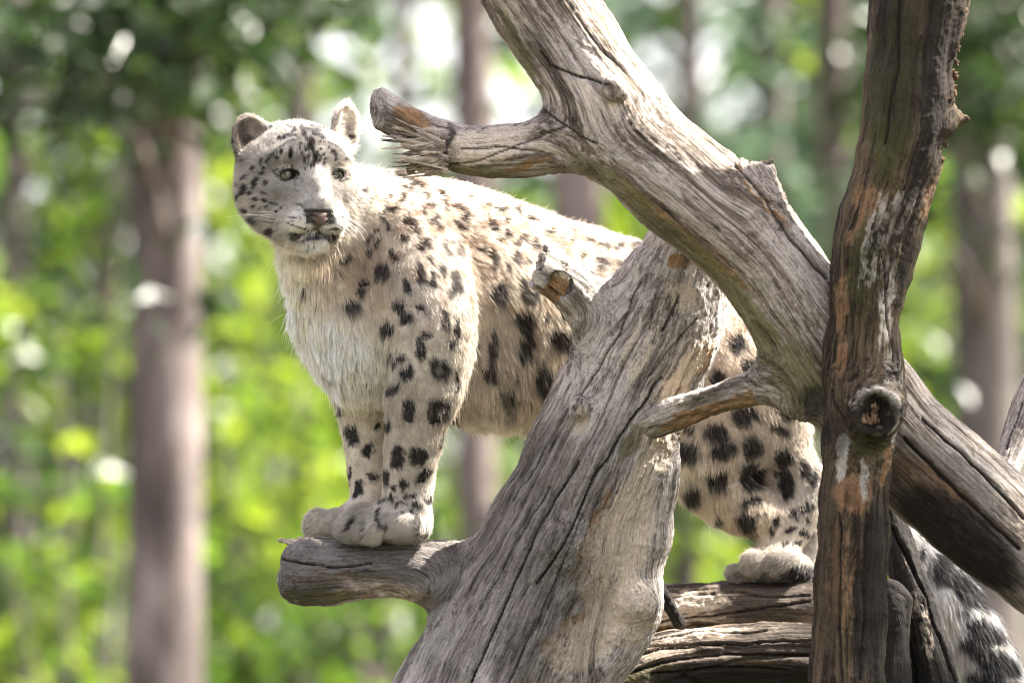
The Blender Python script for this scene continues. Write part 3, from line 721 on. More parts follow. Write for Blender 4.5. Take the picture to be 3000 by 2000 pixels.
# mouth
LF.add(HT([(0, -90, 118, 2.2), (0, -103, 114, 2.6), (-14, -112, 108, 3.2), (-34, -115, 92, 3.4), (-54, -107, 70, 3)]), 0.005, 'sub')
LF.add(HT([(0, -103, 114, 2.6), (14, -112, 108, 3.2), (34, -115, 92, 3.4), (54, -107, 70, 3)]), 0.005, 'sub')
# ears
EARS = [(-85, 73, -12, 39, 52, -20, 18), (108, 98, -8, 34, 54, 12, 28)]
for (s, u, f, a, b, rot, yw) in EARS:
    sg = -1 if s < 0 else 1
    LF.add(HE(s, u, f, a, b, 15, rot=-rot, yaw=sg * yw), 0.016)
    LF.add(HE(s + sg * 3 * (yw > 30), u + 1, f + 13, a - 9, b - 9, 15, rot=-rot, yaw=sg * yw), 0.004, 'sub')

lv, lq = LF.mesh(0.0036)
lv = lv + vnormals(lv, lq) * (0.0022 * noise(lv, 22) + 0.0035 * noise(lv, 9))[:, None] * sstep(0.0, 0.12, np.linalg.norm(lv - HC, axis=1) - 0.06)[:, None]
ln_ = vnormals(lv, lq)
CAT_BASE = S(1180, 1580, 0.0)
cat = empty('snow_leopard', W(CAT_BASE))
tag(cat, 'pale snow leopard with black rosettes standing on the dead limbs, face turned to the camera', 'snow leopard')

# control points for the coat: x, y, depth, flow (right, depth, up), hair length mm, lift, colour, reach
WHT, CRM, GRY, BGE, FAW, LEG = (.86, .835, .77), (.76, .71, .59), (.46, .42, .38), (.50, .41, .32), (.46, .34, .21), (.42, .365, .29)
EARC = (.30, .25, .20)
CP = [
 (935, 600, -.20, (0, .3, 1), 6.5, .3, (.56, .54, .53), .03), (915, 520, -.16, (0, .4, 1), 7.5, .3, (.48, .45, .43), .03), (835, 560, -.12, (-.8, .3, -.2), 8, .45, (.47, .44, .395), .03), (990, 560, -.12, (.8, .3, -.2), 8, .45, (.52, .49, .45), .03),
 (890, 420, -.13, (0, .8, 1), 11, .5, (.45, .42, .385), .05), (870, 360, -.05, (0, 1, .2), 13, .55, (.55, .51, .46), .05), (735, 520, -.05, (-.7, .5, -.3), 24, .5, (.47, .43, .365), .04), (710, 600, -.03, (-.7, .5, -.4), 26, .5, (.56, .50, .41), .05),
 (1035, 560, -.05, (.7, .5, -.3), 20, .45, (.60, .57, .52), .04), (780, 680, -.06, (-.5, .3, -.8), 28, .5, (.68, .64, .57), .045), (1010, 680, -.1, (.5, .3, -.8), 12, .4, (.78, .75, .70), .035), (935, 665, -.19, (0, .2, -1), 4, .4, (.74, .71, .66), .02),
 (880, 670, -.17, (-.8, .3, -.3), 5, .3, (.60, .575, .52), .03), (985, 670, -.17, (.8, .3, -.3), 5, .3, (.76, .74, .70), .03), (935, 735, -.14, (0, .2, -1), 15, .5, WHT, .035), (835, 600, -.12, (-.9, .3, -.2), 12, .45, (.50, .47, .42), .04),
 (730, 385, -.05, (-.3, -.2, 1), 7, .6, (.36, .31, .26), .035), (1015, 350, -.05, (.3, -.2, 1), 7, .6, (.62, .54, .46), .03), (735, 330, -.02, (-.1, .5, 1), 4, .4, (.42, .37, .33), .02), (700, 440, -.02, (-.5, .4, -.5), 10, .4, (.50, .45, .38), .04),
 (1060, 450, .0, (.9, .5, -.1), 15, .5, (.66, .61, .55), .06), (1130, 470, .05, (1, .4, -.25), 18, .5, (.64, .57, .49), .07), (1080, 600, -.04, (.7, .3, -.7), 20, .4, (.60, .54, .46), .07), (1000, 770, -.08, (.1, .1, -1), 24, .4, FAW, .05),
 (920, 780, -.08, (-.15, 0, -1), 36, .45, (.66, .56, .40), .05), (850, 760, -.05, (-.45, 0, -1), 32, .6, (.78, .72, .60), .05), (830, 850, .0, (-.4, .1, -1), 40, .6, WHT, .06), (930, 900, -.08, (-.05, 0, -1), 40, .4, CRM, .07), (960, 1050, -.08, (.1, 0, -1), 40, .4, WHT, .08),
 (1040, 1120, -.06, (.15, 0, -1), 36, .4, (.72, .70, .60), .06), (1090, 900, -.1, (.2, 0, -1), 26, .35, (.66, .58, .46), .05), (1060, 800, -.1, (.2, 0, -1), 22, .35, FAW, .05), (1150, 800, -.14, (.4, .1, -.9), 17, .35, (.50, .45, .37), .06),
 (1240, 700, -.12, (.6, .2, -.7), 18, .35, (.56, .49, .42), .08), (1250, 850, -.18, (.4, .1, -.9), 15, .3, (.54, .48, .41), .07), (1270, 1000, -.18, (.2, 0, -1), 13, .3, (.54, .49, .42), .07), (1330, 1100, -.12, (.5, .1, -1), 18, .5, (.70, .66, .60), .04),
 (1220, 1200, -.15, (0, 0, -1), 12, .3, LEG, .07), (1200, 1350, -.12, (0, 0, -1), 10, .3, LEG, .06), (1275, 1450, -.05, (.4, 0, -.9), 14, .5, (.68, .65, .60), .03), (1140, 1200, -.10, (-.1, 0, -1), 12, .3, LEG, .05),
 (1190, 1500, -.1, (-.3, -.3, -.8), 9, .35, (.46, .42, .37), .04), (1050, 1540, -.08, (-.9, -.3, -.5), 15, .55, (.38, .355, .31), .05), (1180, 1545, -.1, (-.6, -.5, -.5), 15, .55, (.37, .345, .305), .04), (1100, 1585, -.09, (-.3, -.5, -.8), 14, .5, (.48, .44, .37), .03),
 (1065, 1250, .02, (0, 0, -1), 12, .3, (.60, .53, .43), .06), (1080, 1400, .01, (0, 0, -1), 10, .3, (.60, .52, .41), .06), (940, 1540, .03, (-.9, -.3, -.5), 15, .55, (.46, .42, .36), .05), (1000, 1200, .04, (-.3, 0, -1), 18, .4, (.62, .57, .48), .04),
 (1400, 560, .12, (1, .6, -.35), 18, .5, (.62, .54, .45), .08), (1400, 750, .03, (.7, .3, -.6), 20, .35, (.56, .48, .39), .09), (1600, 700, .18, (.9, .6, -.3), 20, .45, (.60, .51, .41), .1), (1850, 760, .35, (.9, .6, -.3), 18, .45, (.60, .51, .41), .1),
 (1380, 950, .0, (.4, .1, -.9), 28, .35, (.58, .51, .43), .08), (1560, 900, .06, (.5, .2, -.8), 26, .35, (.58, .51, .42), .09), (1420, 1130, .0, (.25, .1, -1), 38, .35, (.66, .58, .46), .08), (1560, 1120, .08, (.25, .1, -1), 38, .35, (.62, .53, .41), .09),
 (1350, 1050, -.02, (.3, .1, -1), 34, .45, (.72, .67, .60), .045), (1440, 1275, .08, (.2, 0, -1), 50, .5, (.84, .80, .70), .045), (1560, 1300, .14, (.2, 0, -1), 50, .5, (.82, .77, .66), .05), (1750, 1150, .22, (.3, .1, -1), 38, .4, (.66, .57, .45), .09),
 (2150, 1000, .30, (.5, .2, -.8), 16, .3, (.50, .41, .31), .1), (2200, 1150, .29, (.3, .1, -.9), 16, .3, (.52, .44, .34), .1), (2120, 1300, .26, (.1, 0, -1), 20, .35, (.56, .48, .38), .08), (1990, 1330, .30, (-.2, 0, -1), 36, .5, CRM, .06),
 (2080, 1450, .32, (.2, 0, -1), 28, .45, (.66, .58, .46), .06), (2200, 1520, .36, (.3, 0, -1), 20, .4, (.60, .50, .38), .05), (2320, 1280, .33, (.4, .1, -.9), 20, .4, (.56, .50, .42), .07), (2330, 1450, .36, (.2, 0, -1), 14, .4, (.54, .50, .45), .05),
 (2290, 1550, .35, (-.2, 0, -1), 9, .3, (.52, .46, .38), .05), (2230, 1650, .31, (-.8, -.4, -.4), 15, .55, (.42, .39, .35), .05), (2330, 1680, .34, (-.5, -.4, -.6), 14, .5, (.40, .37, .33), .04),
 (2640, 1550, .40, (.55, 0, -.83), 26, .4, (.80, .78, .74), .08), (2760, 1740, .33, (.5, 0, -.86), 34, .4, (.80, .78, .74), .1), (2860, 1920, .3, (.42, 0, -.9), 34, .4, (.76, .74, .70), .1), (2450, 1250, .45, (.6, 0, -.7), 24, .4, (.55, .5, .45), .1),
 (2300, 1000, .55, (.9, .2, -.6), 18, .4, (.60, .51, .41), .1), (1500, 900, .45, (.8, .6, -.5), 20, .4, (.58, .50, .41), .15), (1900, 1000, .65, (.8, .6, -.5), 20, .4, (.58, .50, .41), .15), (1050, 900, .2, (.2, .2, -1), 26, .4, CRM, .1)]
cpP = np.array([S(c[0], c[1], c[2]) for c in CP]); cpF = np.array([c[3] for c in CP], float); cpF /= np.linalg.norm(cpF, axis=1)[:, None]
cpL = np.array([c[4] * (.72 if c[4] < 30 else .85) for c in CP]) * .001; cpU = np.array([c[5] for c in CP]); cpC = np.array([c[6] for c in CP]); cpR = np.array([c[7] for c in CP])
def coat(P):
    w = np.zeros((len(P), len(CP)), dtype=np.float32)
    for i in range(len(CP)):
        d2 = ((P - cpP[i]) ** 2).sum(1)
        w[:, i] = np.exp(-d2 / (cpR[i] ** 2)) + 1e-6 * np.exp(-d2 / .2)
    w /= w.sum(1)[:, None]
    return w @ cpF, w @ cpL, w @ cpU, w @ cpC

# the markings and some painted shade, read off in several enlargements: (x0, y0, scale, rows of x, y, rx, ry, angle, strength)
MK_NECK = (1000, 420, 3.136, '''330 80 55 28 25 .65;440 165 30 22 0 .7;275 165 15 15 0 .5;355 185 20 12 0 .6;540 155 32 22 30 .75;565 205 34 12 0 .65;375 260 32 15 20 .75;520 290 48 18 10 .8;240 310 12 12 0 .4;175 410 22 22 40 .65;
640 360 48 22 25 .8;410 375 25 12 0 .6;365 420 10 20 0 .45;585 420 48 18 30 .75;700 390 25 30 0 .65;650 450 50 12 -10 .45;240 480 10 25 0 .65;400 500 12 25 0 .45;530 520 28 35 0 .75;130 580 14 25 20 .65;450 590 50 16 -20 .75;
230 580 10 25 0 .45;350 600 18 30 0 .65;365 680 22 22 0 .75;740 480 30 22 60 .7;790 555 35 28 40 .75;880 440 48 14 30 .6;930 540 18 50 0 .75;720 610 18 35 -20 .7;1040 580 50 14 20 .8;1120 650 22 50 10 .8;1075 740 20 42 -40 .8;
1170 480 50 12 0 .65;1320 560 30 15 20 .55;1430 600 48 22 0 .65;1320 690 15 40 -15 .65;1385 780 22 32 -30 .8;1490 700 14 40 0 .65;1490 820 20 50 10 .8;1450 870 16 25 0 .55;800 700 30 25 0 .75;850 665 15 30 0 .65;880 740 20 38 -20 .75;
600 715 48 24 0 .7;560 690 20 14 0 .7;660 780 42 35 0 .7;420 750 22 30 0 .65;560 870 18 40 15 .65;740 920 42 52 20 .85;820 860 12 30 0 .45;930 900 22 40 0 .7;960 990 34 36 0 .75;1070 960 30 60 0 .6;1010 880 40 16 0 .5;330 880 25 35 20 .9;
290 770 25 25 0 .65;235 840 36 34 0 .75;250 975 22 28 0 .75;200 1080 18 32 10 .85;370 1155 62 60 0 .98;485 1030 30 55 -30 .85;205 1290 42 65 0 .98;95 1465 56 52 0 .75;600 1290 30 55 -25 .9;710 1140 18 50 0 .8;715 1230 25 50 0 .85;
800 1265 52 28 -10 .85;832 1200 18 40 0 .65;800 1060 22 42 -10 .65;915 1150 20 45 0 .75;1040 1190 40 44 0 .8;1030 1310 40 72 15 .98;1260 960 36 26 10 .75;1380 1000 32 40 -20 .75;1230 1080 36 14 0 .55;1390 1100 25 25 0 .65;1510 1140 20 45 0 .65;
1430 1370 50 75 -10 .8;45 1025 52 32 -40 .98;930 1340 18 20 0 .55;-60 1150 30 18 -20 .8;-150 1195 20 16 0 .7;-340 1290 24 18 -30 .6;500 1180 14 14 0 .3;1160 850 14 22 0 .4;1250 760 18 10 0 .4;1180 660 20 8 0 .35''')
MK_BACK = (1400, 500, 2.851, '''60 280 25 16 0 .45;165 305 48 16 0 .55;90 440 48 26 50 .7;310 320 18 42 -20 .55;440 400 52 14 10 .65;330 560 42 28 -20 .75;450 600 32 48 -30 .7;300 700 32 48 0 .7;370 745 60 16 0 .75;565 505 45 22 0 .6;760 490 18 30 0 .5;
760 575 20 18 0 .55;700 545 35 10 0 .45;900 570 45 16 20 .65;1030 620 50 18 20 .65;1150 630 45 16 -15 .65;1300 620 50 20 -30 .65;1390 610 30 14 -30 .55;840 710 25 24 0 .6;1000 740 58 28 20 .75;1010 805 30 20 0 .7;930 870 60 22 15 .75;
1080 890 60 26 10 .75;1200 790 58 22 10 .75;1225 860 36 48 0 .7;1130 940 80 16 0 .75;1370 760 35 25 0 .55;115 700 28 58 -20 .75;235 810 18 50 0 .7;160 1000 56 78 0 .8;350 900 30 48 0 .7;410 1020 80 44 10 .8;540 1200 25 30 0 .55;725 1180 36 30 0 .95;
370 1220 70 60 20 .92;400 1300 45 50 0 .9;660 1380 55 62 -30 .98;790 1400 60 66 20 .98;730 1350 60 30 0 .9;1500 700 40 20 -20 .5;1600 760 40 24 0 .6;1750 850 50 30 20 .7''')
MK_SHLD = (900, 850, 3.136, '''845 130 38 40 0 .98;900 235 46 62 -20 .93;850 190 20 30 0 .7;730 320 52 54 20 .98;1050 160 55 28 25 .85;1270 300 42 58 -10 .7;1250 200 28 24 0 .6;1370 350 22 58 0 .75;1385 270 20 28 0 .75;1335 480 40 42 0 .85;1095 400 50 32 0 .85;
1030 470 32 34 0 .8;1045 560 30 58 25 .9;835 610 58 32 0 .98;925 750 56 54 0 .98;1215 715 88 84 20 .62;1270 700 26 60 0 .7;1190 770 50 24 0 .6;795 870 46 50 20 .9;1370 820 24 60 0 .65;945 1050 52 62 0 .88;935 1150 48 56 0 .9;1150 1120 50 70 10 .8;
1215 1040 90 30 -5 .9;1290 1100 26 60 10 .7;1190 1185 66 28 -15 .9;700 1230 46 60 -30 .9;650 1250 30 30 0 .7;410 1330 58 78 -15 .9;330 1060 70 26 -35 .75;480 1090 52 28 30 .5;555 1465 48 64 0 .98;170 735 40 16 -20 .4;745 540 24 30 30 .55''')
MK_LEGS = (800, 1100, 2.6129, '''955 620 42 78 8 .98;1110 615 64 58 -10 .98;860 775 25 56 0 .98;1160 765 65 34 -40 .98;1000 825 33 33 0 .98;915 855 26 28 0 .95;1050 910 42 14 -15 .95;905 935 36 14 -10 .9;970 970 48 11 15 .95;1090 985 34 28 20 .75;
1200 935 34 22 0 .6;1085 1050 32 9 35 .9;845 940 32 12 -40 .85;600 1120 24 50 30 .8;850 1150 22 28 0 .95;1105 1120 30 58 0 .55;940 1010 20 10 0 .5;990 1045 12 8 0 .4;1300 490 14 52 10 .8;725 570 38 55 0 .98;600 455 48 70 -15 .93;760 765 42 27 25 .98;
650 870 28 60 15 .98;580 760 15 60 0 .9;330 1070 24 60 25 .8;470 1075 20 35 0 .85;700 1120 20 14 0 .3;590 1120 10 40 20 .6;960 1100 16 10 0 .35;806 1100 11 82 0 .9;470 1150 14 70 8 .95;690 1200 8 40 10 .7;440 1240 56 14 0 .85;650 1000 60 7 -12 .5;1150 1200 60 12 -10 .5;560 990 40 6 -10 .5''')  # the last rows paint shade between the toes and under the paws
MK_FLNK = (800, 450, 1.7426, '''1112 930 20 55 0 .85;1100 1030 26 60 8 .85;1110 1090 34 34 0 .75;1280 835 45 40 -20 .85;1290 960 34 50 0 .85;1275 1000 24 30 0 .8;1265 650 14 38 0 .65;1480 805 22 16 0 .85;1385 1130 36 66 -10 .95;1365 1170 26 30 0 .8;
1190 1210 40 32 0 .6;1380 825 18 20 0 .5;940 880 16 42 0 .75;1520 1000 14 28 0 .75;1310 1370 46 24 0 .4;1200 1290 22 36 0 .4;1040 950 10 30 0 .3;1240 1100 16 30 0 .4;1450 1260 30 40 0 .6''')
MK_HIND = (1850, 1050, 1.6504, '''280 430 44 44 0 .98;555 262 58 30 12 .98;540 292 34 24 0 .98;410 350 50 38 10 .98;450 425 50 38 -10 .98;400 440 20 22 0 .9;580 420 44 46 0 .98;725 230 40 22 10 .9;745 270 20 20 40 .7;715 335 56 18 25 .75;730 475 34 44 0 .93;
420 575 44 44 0 .98;575 530 46 36 0 .98;575 590 44 38 0 .98;715 540 34 11 0 .85;830 520 18 50 -10 .9;870 570 22 45 0 .8;750 610 34 60 0 .98;575 682 52 19 -5 .95;285 630 40 52 0 .8;550 780 40 55 -25 .98;410 770 20 15 0 .85;285 330 20 20 0 .85;
700 785 20 20 0 .93;780 740 24 17 0 .93;675 835 14 20 0 .93;770 820 34 13 -20 .93;840 840 20 13 15 .93;740 895 18 11 0 .93;805 890 20 13 0 .93;855 770 10 18 0 .85;850 710 30 10 -20 .85;820 1035 48 34 -12 .98;760 1045 30 14 0 .8;420 90 36 34 0 .95;
570 30 36 32 0 .95;505 85 0.1 0.1 0 0;510 -80 36 42 0 .95;530 1035 10 20 20 .5;655 1030 10 14 0 .5;620 740 30 14 0 .5;800 760 14 12 0 .5;330 540 14 20 0 .3''')
MK_TAIL = (1850, 1050, 1.6504, '''1400 930 14 28 10 .75;1500 960 40 55 20 .95;1480 1020 30 50 -20 .6;1640 1130 90 46 32 .98;1560 1060 50 50 30 .9;1700 1300 85 46 28 .98;1650 1360 70 34 20 .95;1760 1450 95 44 24 .98;1700 1520 80 34 20 .9;1830 1600 90 50 24 .95;1430 1000 10 40 0 .4;1590 1200 30 16 20 .4''')
MK_FACE = (620, 260, 2.904, '''675 565 17 44 0 .9;595 550 13 20 20 .8;560 605 16 10 0 .8;460 685 17 16 0 .9;447 718 18 16 0 .95;432 635 14 23 20 .95;372 673 13 17 20 .9;315 742 24 15 -30 .95;392 800 17 46 22 .98;473 800 14 20 15 .9;262 788 13 14 0 .8;312 830 19 28 10 .95;
295 865 18 20 0 .9;255 893 18 16 0 .9;350 878 16 14 0 .9;397 932 18 14 30 .95;462 942 20 14 20 .98;375 990 11 9 0 .8;480 998 11 9 0 .8;305 1012 32 14 40 .95;380 1095 46 18 25 .95;432 1017 11 9 0 .7;517 1025 9 7 0 .8;570 1037 11 9 0 .8;607 1008 10 11 0 .9;
540 970 36 9 20 .7;470 885 30 9 25 .6;510 1200 32 22 20 .9;763 990 10 10 0 .9;848 470 22 40 -10 .75;840 520 26 30 -20 .7;865 560 12 50 -14 .85;850 365 76 18 8 .75;900 400 62 16 15 .6;770 350 20 30 -20 .7;790 400 20 26 20 .6;690 420 36 10 -10 .85;620 430 22 12 -30 .8;
655 410 20 10 -20 .7;575 440 15 16 0 .85;710 370 20 12 0 .75;640 325 16 8 0 .75;505 345 14 12 0 .7;665 340 14 8 0 .75;700 350 14 9 0 .7;760 490 13 9 0 .85;757 525 9 13 0 .85;800 540 9 18 -10 .9;773 575 9 16 0 .9;820 600 9 16 0 .85;790 625 10 23 10 .95;
817 660 9 12 0 .95;795 690 8 11 0 .9;845 660 7 20 0 .8;866 640 10 40 0 .9;895 570 10 18 0 .9;880 600 13 30 -10 .95;920 600 10 20 -10 .95;945 580 9 15 0 .95;900 630 20 12 10 .95;950 655 11 14 -15 .95;955 615 9 13 0 .9;925 535 13 10 0 .9;993 518 11 10 0 .85;
1025 560 15 30 -30 .85;1035 605 9 20 0 .8;940 435 26 9 10 .85;920 470 20 10 10 .85;1115 590 11 13 0 .8;1190 705 9 11 0 .9;700 380 30 8 -30 .5;930 340 40 10 5 .6;980 320 20 8 0 .5;860 330 30 10 10 .6;600 300 14 6 0 .5;560 330 12 7 0 .5;810 450 16 22 0 .55;
722 1240 40 15 5 .98;1035 1236 17 11 0 .93;1040 1185 36 8 -5 .85;1100 1080 11 9 0 .85;1095 1155 13 8 0 .85;880 1245 70 9 -4 .6;830 1308 6 13 0 .6;800 1298 5 8 0 .5;770 1298 5 8 0 .5;870 1298 5 8 0 .5;860 1328 4 7 0 .4;820 1346 5 8 0 .4;
690 1095 36 8 5 .85;760 1102 9 7 0 .85;815 1180 7 7 0 .85;835 1195 6 6 0 .85;860 1190 6 6 0 .85;880 1170 6 6 0 .7;990 1190 7 6 0 .85;965 1195 6 6 0 .8;680 1120 20 6 10 .5;1010 1490 32 17 -20 .75;1265 850 20 18 0 .6;940 950 34 5 15 .5;785 785 25 4 -30 .4;
870 820 20 26 0 .18;900 850 24 24 0 .2;1230 930 8 30 20 .35;230 570 24 40 0 .55;300 600 30 14 0 .5;185 500 14 60 0 .7;1230 375 14 30 0 .6;1225 470 14 20 0 .5;1160 410 26 14 20 .55;980 290 20 14 -20 .6;1010 300 16 10 0 .5''')
FACE_LINES = [([(478, 645), (520, 590), (560, 540)], 10, .9), ([(560, 545), (600, 500), (650, 472), (722, 465)], 10, .85), ([(905, 468), (980, 475), (1040, 505), (1090, 545), (1140, 590), (1185, 640)], 7, .85), ([(540, 698), (568, 745), (615, 782), (665, 785), (692, 762)], 9, .97),
    ([(545, 700), (580, 688), (640, 682), (690, 708), (692, 740)], 5, .8), ([(694, 745), (716, 780), (724, 870)], 6, .6), ([(1026, 700), (1030, 758), (1063, 782), (1108, 778), (1142, 742)], 5, .85), ([(1026, 705), (1045, 684), (1090, 678), (1135, 690), (1145, 720)], 6, .85),
    ([(1180, 745), (1205, 790), (1210, 870), (1180, 930), (1120, 950)], 8, .5), ([(650, 1145), (700, 1165), (760, 1185), (805, 1197)], 8, .95), ([(690, 1262), (780, 1278), (850, 1254), (912, 1216), (960, 1246), (1020, 1262), (1052, 1238)], 10, .98), ([(912, 1160), (914, 1216)], 6, .9),
    ([(180, 600), (168, 500), (185, 300), (250, 225)], 10, .6), ([(1045, 330), (1080, 200), (1180, 118)], 9, .5), ([(1180, 118), (1235, 170), (1240, 400)], 6, .35)]
GREY_AND_SHADE = [(590, 880, 150, 90, 5, .55), (1110, 870, 75, 85, 0, .6), (890, 1000, 110, 56, 0, .6), (820, 600, 130, 90, 0, .38), (540, 700, 90, 60, 0, .3), (870, 420, 240, 90, 0, .38), (480, 480, 90, 110, 0, .3), (730, 850, 36, 110, 0, .42), (1015, 850, 24, 100, 0, .35), (520, 560, 60, 60, 0, .25), (250, 700, 60, 160, 0, .2), (1060, 480, 80, 50, 0, .2), (720, 1040, 90, 50, 0, .15)]  # grey coat patches, with shade of brow and side planes painted in
EAR_DARK = [(260, 380, 60, 100, 10, .62), (1175, 420, 44, 26, 20, .6), (310, 450, 50, 60, 0, .9), (1140, 330, 14, 60, 15, .3)]
def rows(m):
    x0, y0, sc, s = m
    out = []
    for r in s.replace('\n', '').split(';'):
        a = [float(t) for t in r.split()]
        gr = 1.16 if sc == 2.904 else (1.18 if s is MK_NECK[3] or s is MK_BACK[3] else 1.10)
        out.append((x0 + a[0] / sc, y0 + a[1] / sc, gr * a[2] / sc, gr * a[3] / sc, a[4], a[5]))
    return out
FACE_ROWS = rows(MK_FACE)
def marks(P, N, jit):
    """black markings and painted crease shade as a share 0..1, plus greying with face shade, and ear darkening"""
    px, py = PXY(P)
    d = np.linalg.norm(P - HC, axis=1)
    ishead = d < .175
    vis = sstep(-.15, .1, -N[:, 1])
    wx = px + jit * (9 * noise(P, 50) + 9 * noise(P, 130)); wy = py + jit * (9 * noise(P, 50, 4) + 9 * noise(P, 130, 8))
    M = np.zeros(len(P), dtype=np.float32)
    order_all = {}
    far_leg = (P[:, 1] > .012) & (px < 1125) & (py > 1180)
    near_leg = ~far_leg
    def app(rws, msk, wx, wy):
        idx = np.nonzero(msk)[0]
        if not len(idx): return
        ax, ay = wx[idx], wy[idx]; acc = np.zeros(len(idx), dtype=np.float32)
        for b in rws:
            o, m = blob(ax, ay, b, .42, .5 if (b[2] > 11 and b[3] > 11 and rws is not FACE_ROWS and not (b[0] > 1950)) else 0)
            if len(m): acc[m] = np.maximum(acc[m], o[m])
        M[idx] = np.maximum(M[idx], np.clip(acc * (1.6 if rws is FACE_ROWS else 1.75), 0, 1) * vis[idx])
    farrows, nearrows = [], []
    for m in (MK_SHLD, MK_LEGS):
        for b in rows(m):
            isfar = (b[0] < 1108 and b[1] > 1180 and not (b[1] > 1490 and b[0] > 1020)) and not (b[0] > 1090 and b[1] < 1300 and b[0] > 1112)
            if b[0] < 1108 and b[1] > 1180 and b[1] < 1490: farrows.append(b)
            elif b[1] >= 1490 and b[0] < 995: farrows.append(b)
            else: nearrows.append(b)
    body = ~ishead & (P[:, 1] < .6)
    tail = (px > 2560)
    app(farrows, far_leg & body, wx, wy)
    app(nearrows, near_leg & body & (px < 1420), wx, wy)
    app(rows(MK_NECK), ~ishead & near_leg & (py < 960) & (px < 1560), wx, wy)
    app(rows(MK_BACK) + rows(MK_FLNK), body & (px > 1300) & (px < 2100) & (py < 1340), wx, wy)
    app(rows(MK_HIND), body & (px > 1950) & (px < 2420) & (py > 900), wx, wy)
    app(rows(MK_TAIL) + rows(MK_TAIL), tail, px + .5 * (wx - px), py + .5 * (wy - py))
    fj = .15
    fx = px + fj * (wx - px); fy = py + fj * (wy - py)
    hm = ishead | ((px < 1030) & (py < 780))
    app(FACE_ROWS, ishead & hm, fx, fy)
    idx = np.nonzero(ishead)[0]
    for ln2, wd, s in FACE_LINES:
        ln3 = [(620 + a / 2.904, 260 + b / 2.904) for a, b in ln2]
        dd = seg_dist(fx[idx], fy[idx], ln3)
        M[idx] = np.maximum(M[idx], s * (1 - sstep(.55, 1.25, dd / (wd / 2.904))) * vis[idx])
    # the side turned away and what the limbs hide: scattered rosettes
    hid = (1 - sstep(-.15, .1, -N[:, 1])) + ((px > 1930) & (px < 2100) & (py < 900)) * 1.0 + ((px > 2400) & (px < 2600)) * 1.0
    c1 = noise(P, 24, 3.3) + .35 * noise(P, 70, 1.0); c2 = np.abs(noise(P, 13, 7.7))
    ros = sstep(.30, .42, c1) * sstep(.05, .12, c2)
    M = np.maximum(M, np.clip(hid, 0, 1) * ros * .85 * (~ishead))
    ring = np.sin((px - 2560) * .055 + (py - 1500) * .075 * 0.6)
    M = np.maximum(M, (tail & (N[:, 1] > .0)) * sstep(.2, .5, ring) * .9)
    g = np.zeros(len(P), dtype=np.float32); e = np.zeros(len(P), dtype=np.float32)
    for b in GREY_AND_SHADE:
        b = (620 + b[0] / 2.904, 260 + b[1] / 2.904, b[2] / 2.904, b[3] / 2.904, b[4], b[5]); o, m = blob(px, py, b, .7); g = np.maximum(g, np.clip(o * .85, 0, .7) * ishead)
    for b in EAR_DARK:
        b = (620 + b[0] / 2.904, 260 + b[1] / 2.904, b[2] / 2.904, b[3] / 2.904, b[4], b[5]); o, m = blob(px, py, b, .5); e = np.maximum(e, o * (ishead & (-N[:, 1] > -.3)))
    hc = (P - HC) @ HR.T * 1000
    for (s, u, f_, sg, fs_) in EYES:
        rr = np.sqrt(((hc[:, 0] - s) / 17.0) ** 2 + ((hc[:, 1] - u) / 12.3) ** 2)
        M = np.maximum(M, (1 - sstep(.96, 1.08, rr)) * (hc[:, 2] > 30) * .97)
    M = np.maximum(M, ((np.abs(hc[:, 0]) < 30) & (hc[:, 1] > -94) & (hc[:, 1] < -68) & (hc[:, 2] > 88)) * .92)
    for line in MOUTH:
        dd = seg_dist(hc[:, 0], hc[:, 1], line)
        M = np.maximum(M, (1 - sstep(.8, 2.6, dd)) * (hc[:, 2] > 40) * .97)
    return M, g, e
MOUTH = [[(0, -92), (0, -103), (-14, -111), (-32, -114)], [(0, -103), (14, -111), (32, -114)]]
BLACKC = np.array([.022, .018, .017]); BROWNC = np.array([.11, .065, .045])
def colour(P, N, base, jit=1.0, rnd=None):
    M, g, e = marks(P, N, jit)
    if rnd is not None: M = M * np.where(P[:, 0] > .68, 1, 1) * np.clip(1.02 - .10 * rnd + .22 * noise(P, 140, 5), .4, 1)
    c = base * 1.24; gm = c.mean(1)[:, None]; c = c * .76 + gm * .24; c = c * np.array([.985, .975, .95])
    pa = .13 * noise(P, 16, 2) + .16 * noise(P, 45, 6) + .14 * noise(P, 110, 3)
    if rnd is not None: pa = pa + .10 * rnd
    hd = (np.linalg.norm(P - HC, axis=1) < .15)
    pa = pa + hd * (.22 * noise(P, 70, 8) - .30 * sstep(.12, .45, noise(P, 190, 3)) )
    c = c * (1 + pa)[:, None]
    c = c * (1 - .08 * (np.linalg.norm(P - HC, axis=1) < .15))[:, None]
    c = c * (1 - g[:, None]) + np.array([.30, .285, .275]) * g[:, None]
    c = c * (1 - e[:, None]) + np.array([.12, .09, .07]) * e[:, None]
    px, py = PXY(P)
    dorsal = sstep(1250, 700, py + 0 * px) * sstep(1020, 1250, px) * (px < 2350)
    mot = sstep(.05, .45, noise(P, 34, 12) + .5 * noise(P, 85, 2)) * .45 * dorsal + sstep(.1, .5, noise(P, 60, 5)) * .16
    c = c * (1 - mot[:, None] * np.array([.55, .72, .85]))
    brown = sstep(1000, 600, py) * sstep(1020, 1200, px)          # the back's marks are browner than those of the legs
    dk = BLACKC * (1 - brown[:, None] * .4) + BROWNC * brown[:, None] * .4
    return np.clip(np.minimum(c, .92) * (1 - M[:, None]) + dk * M[:, None], 0, 1), M

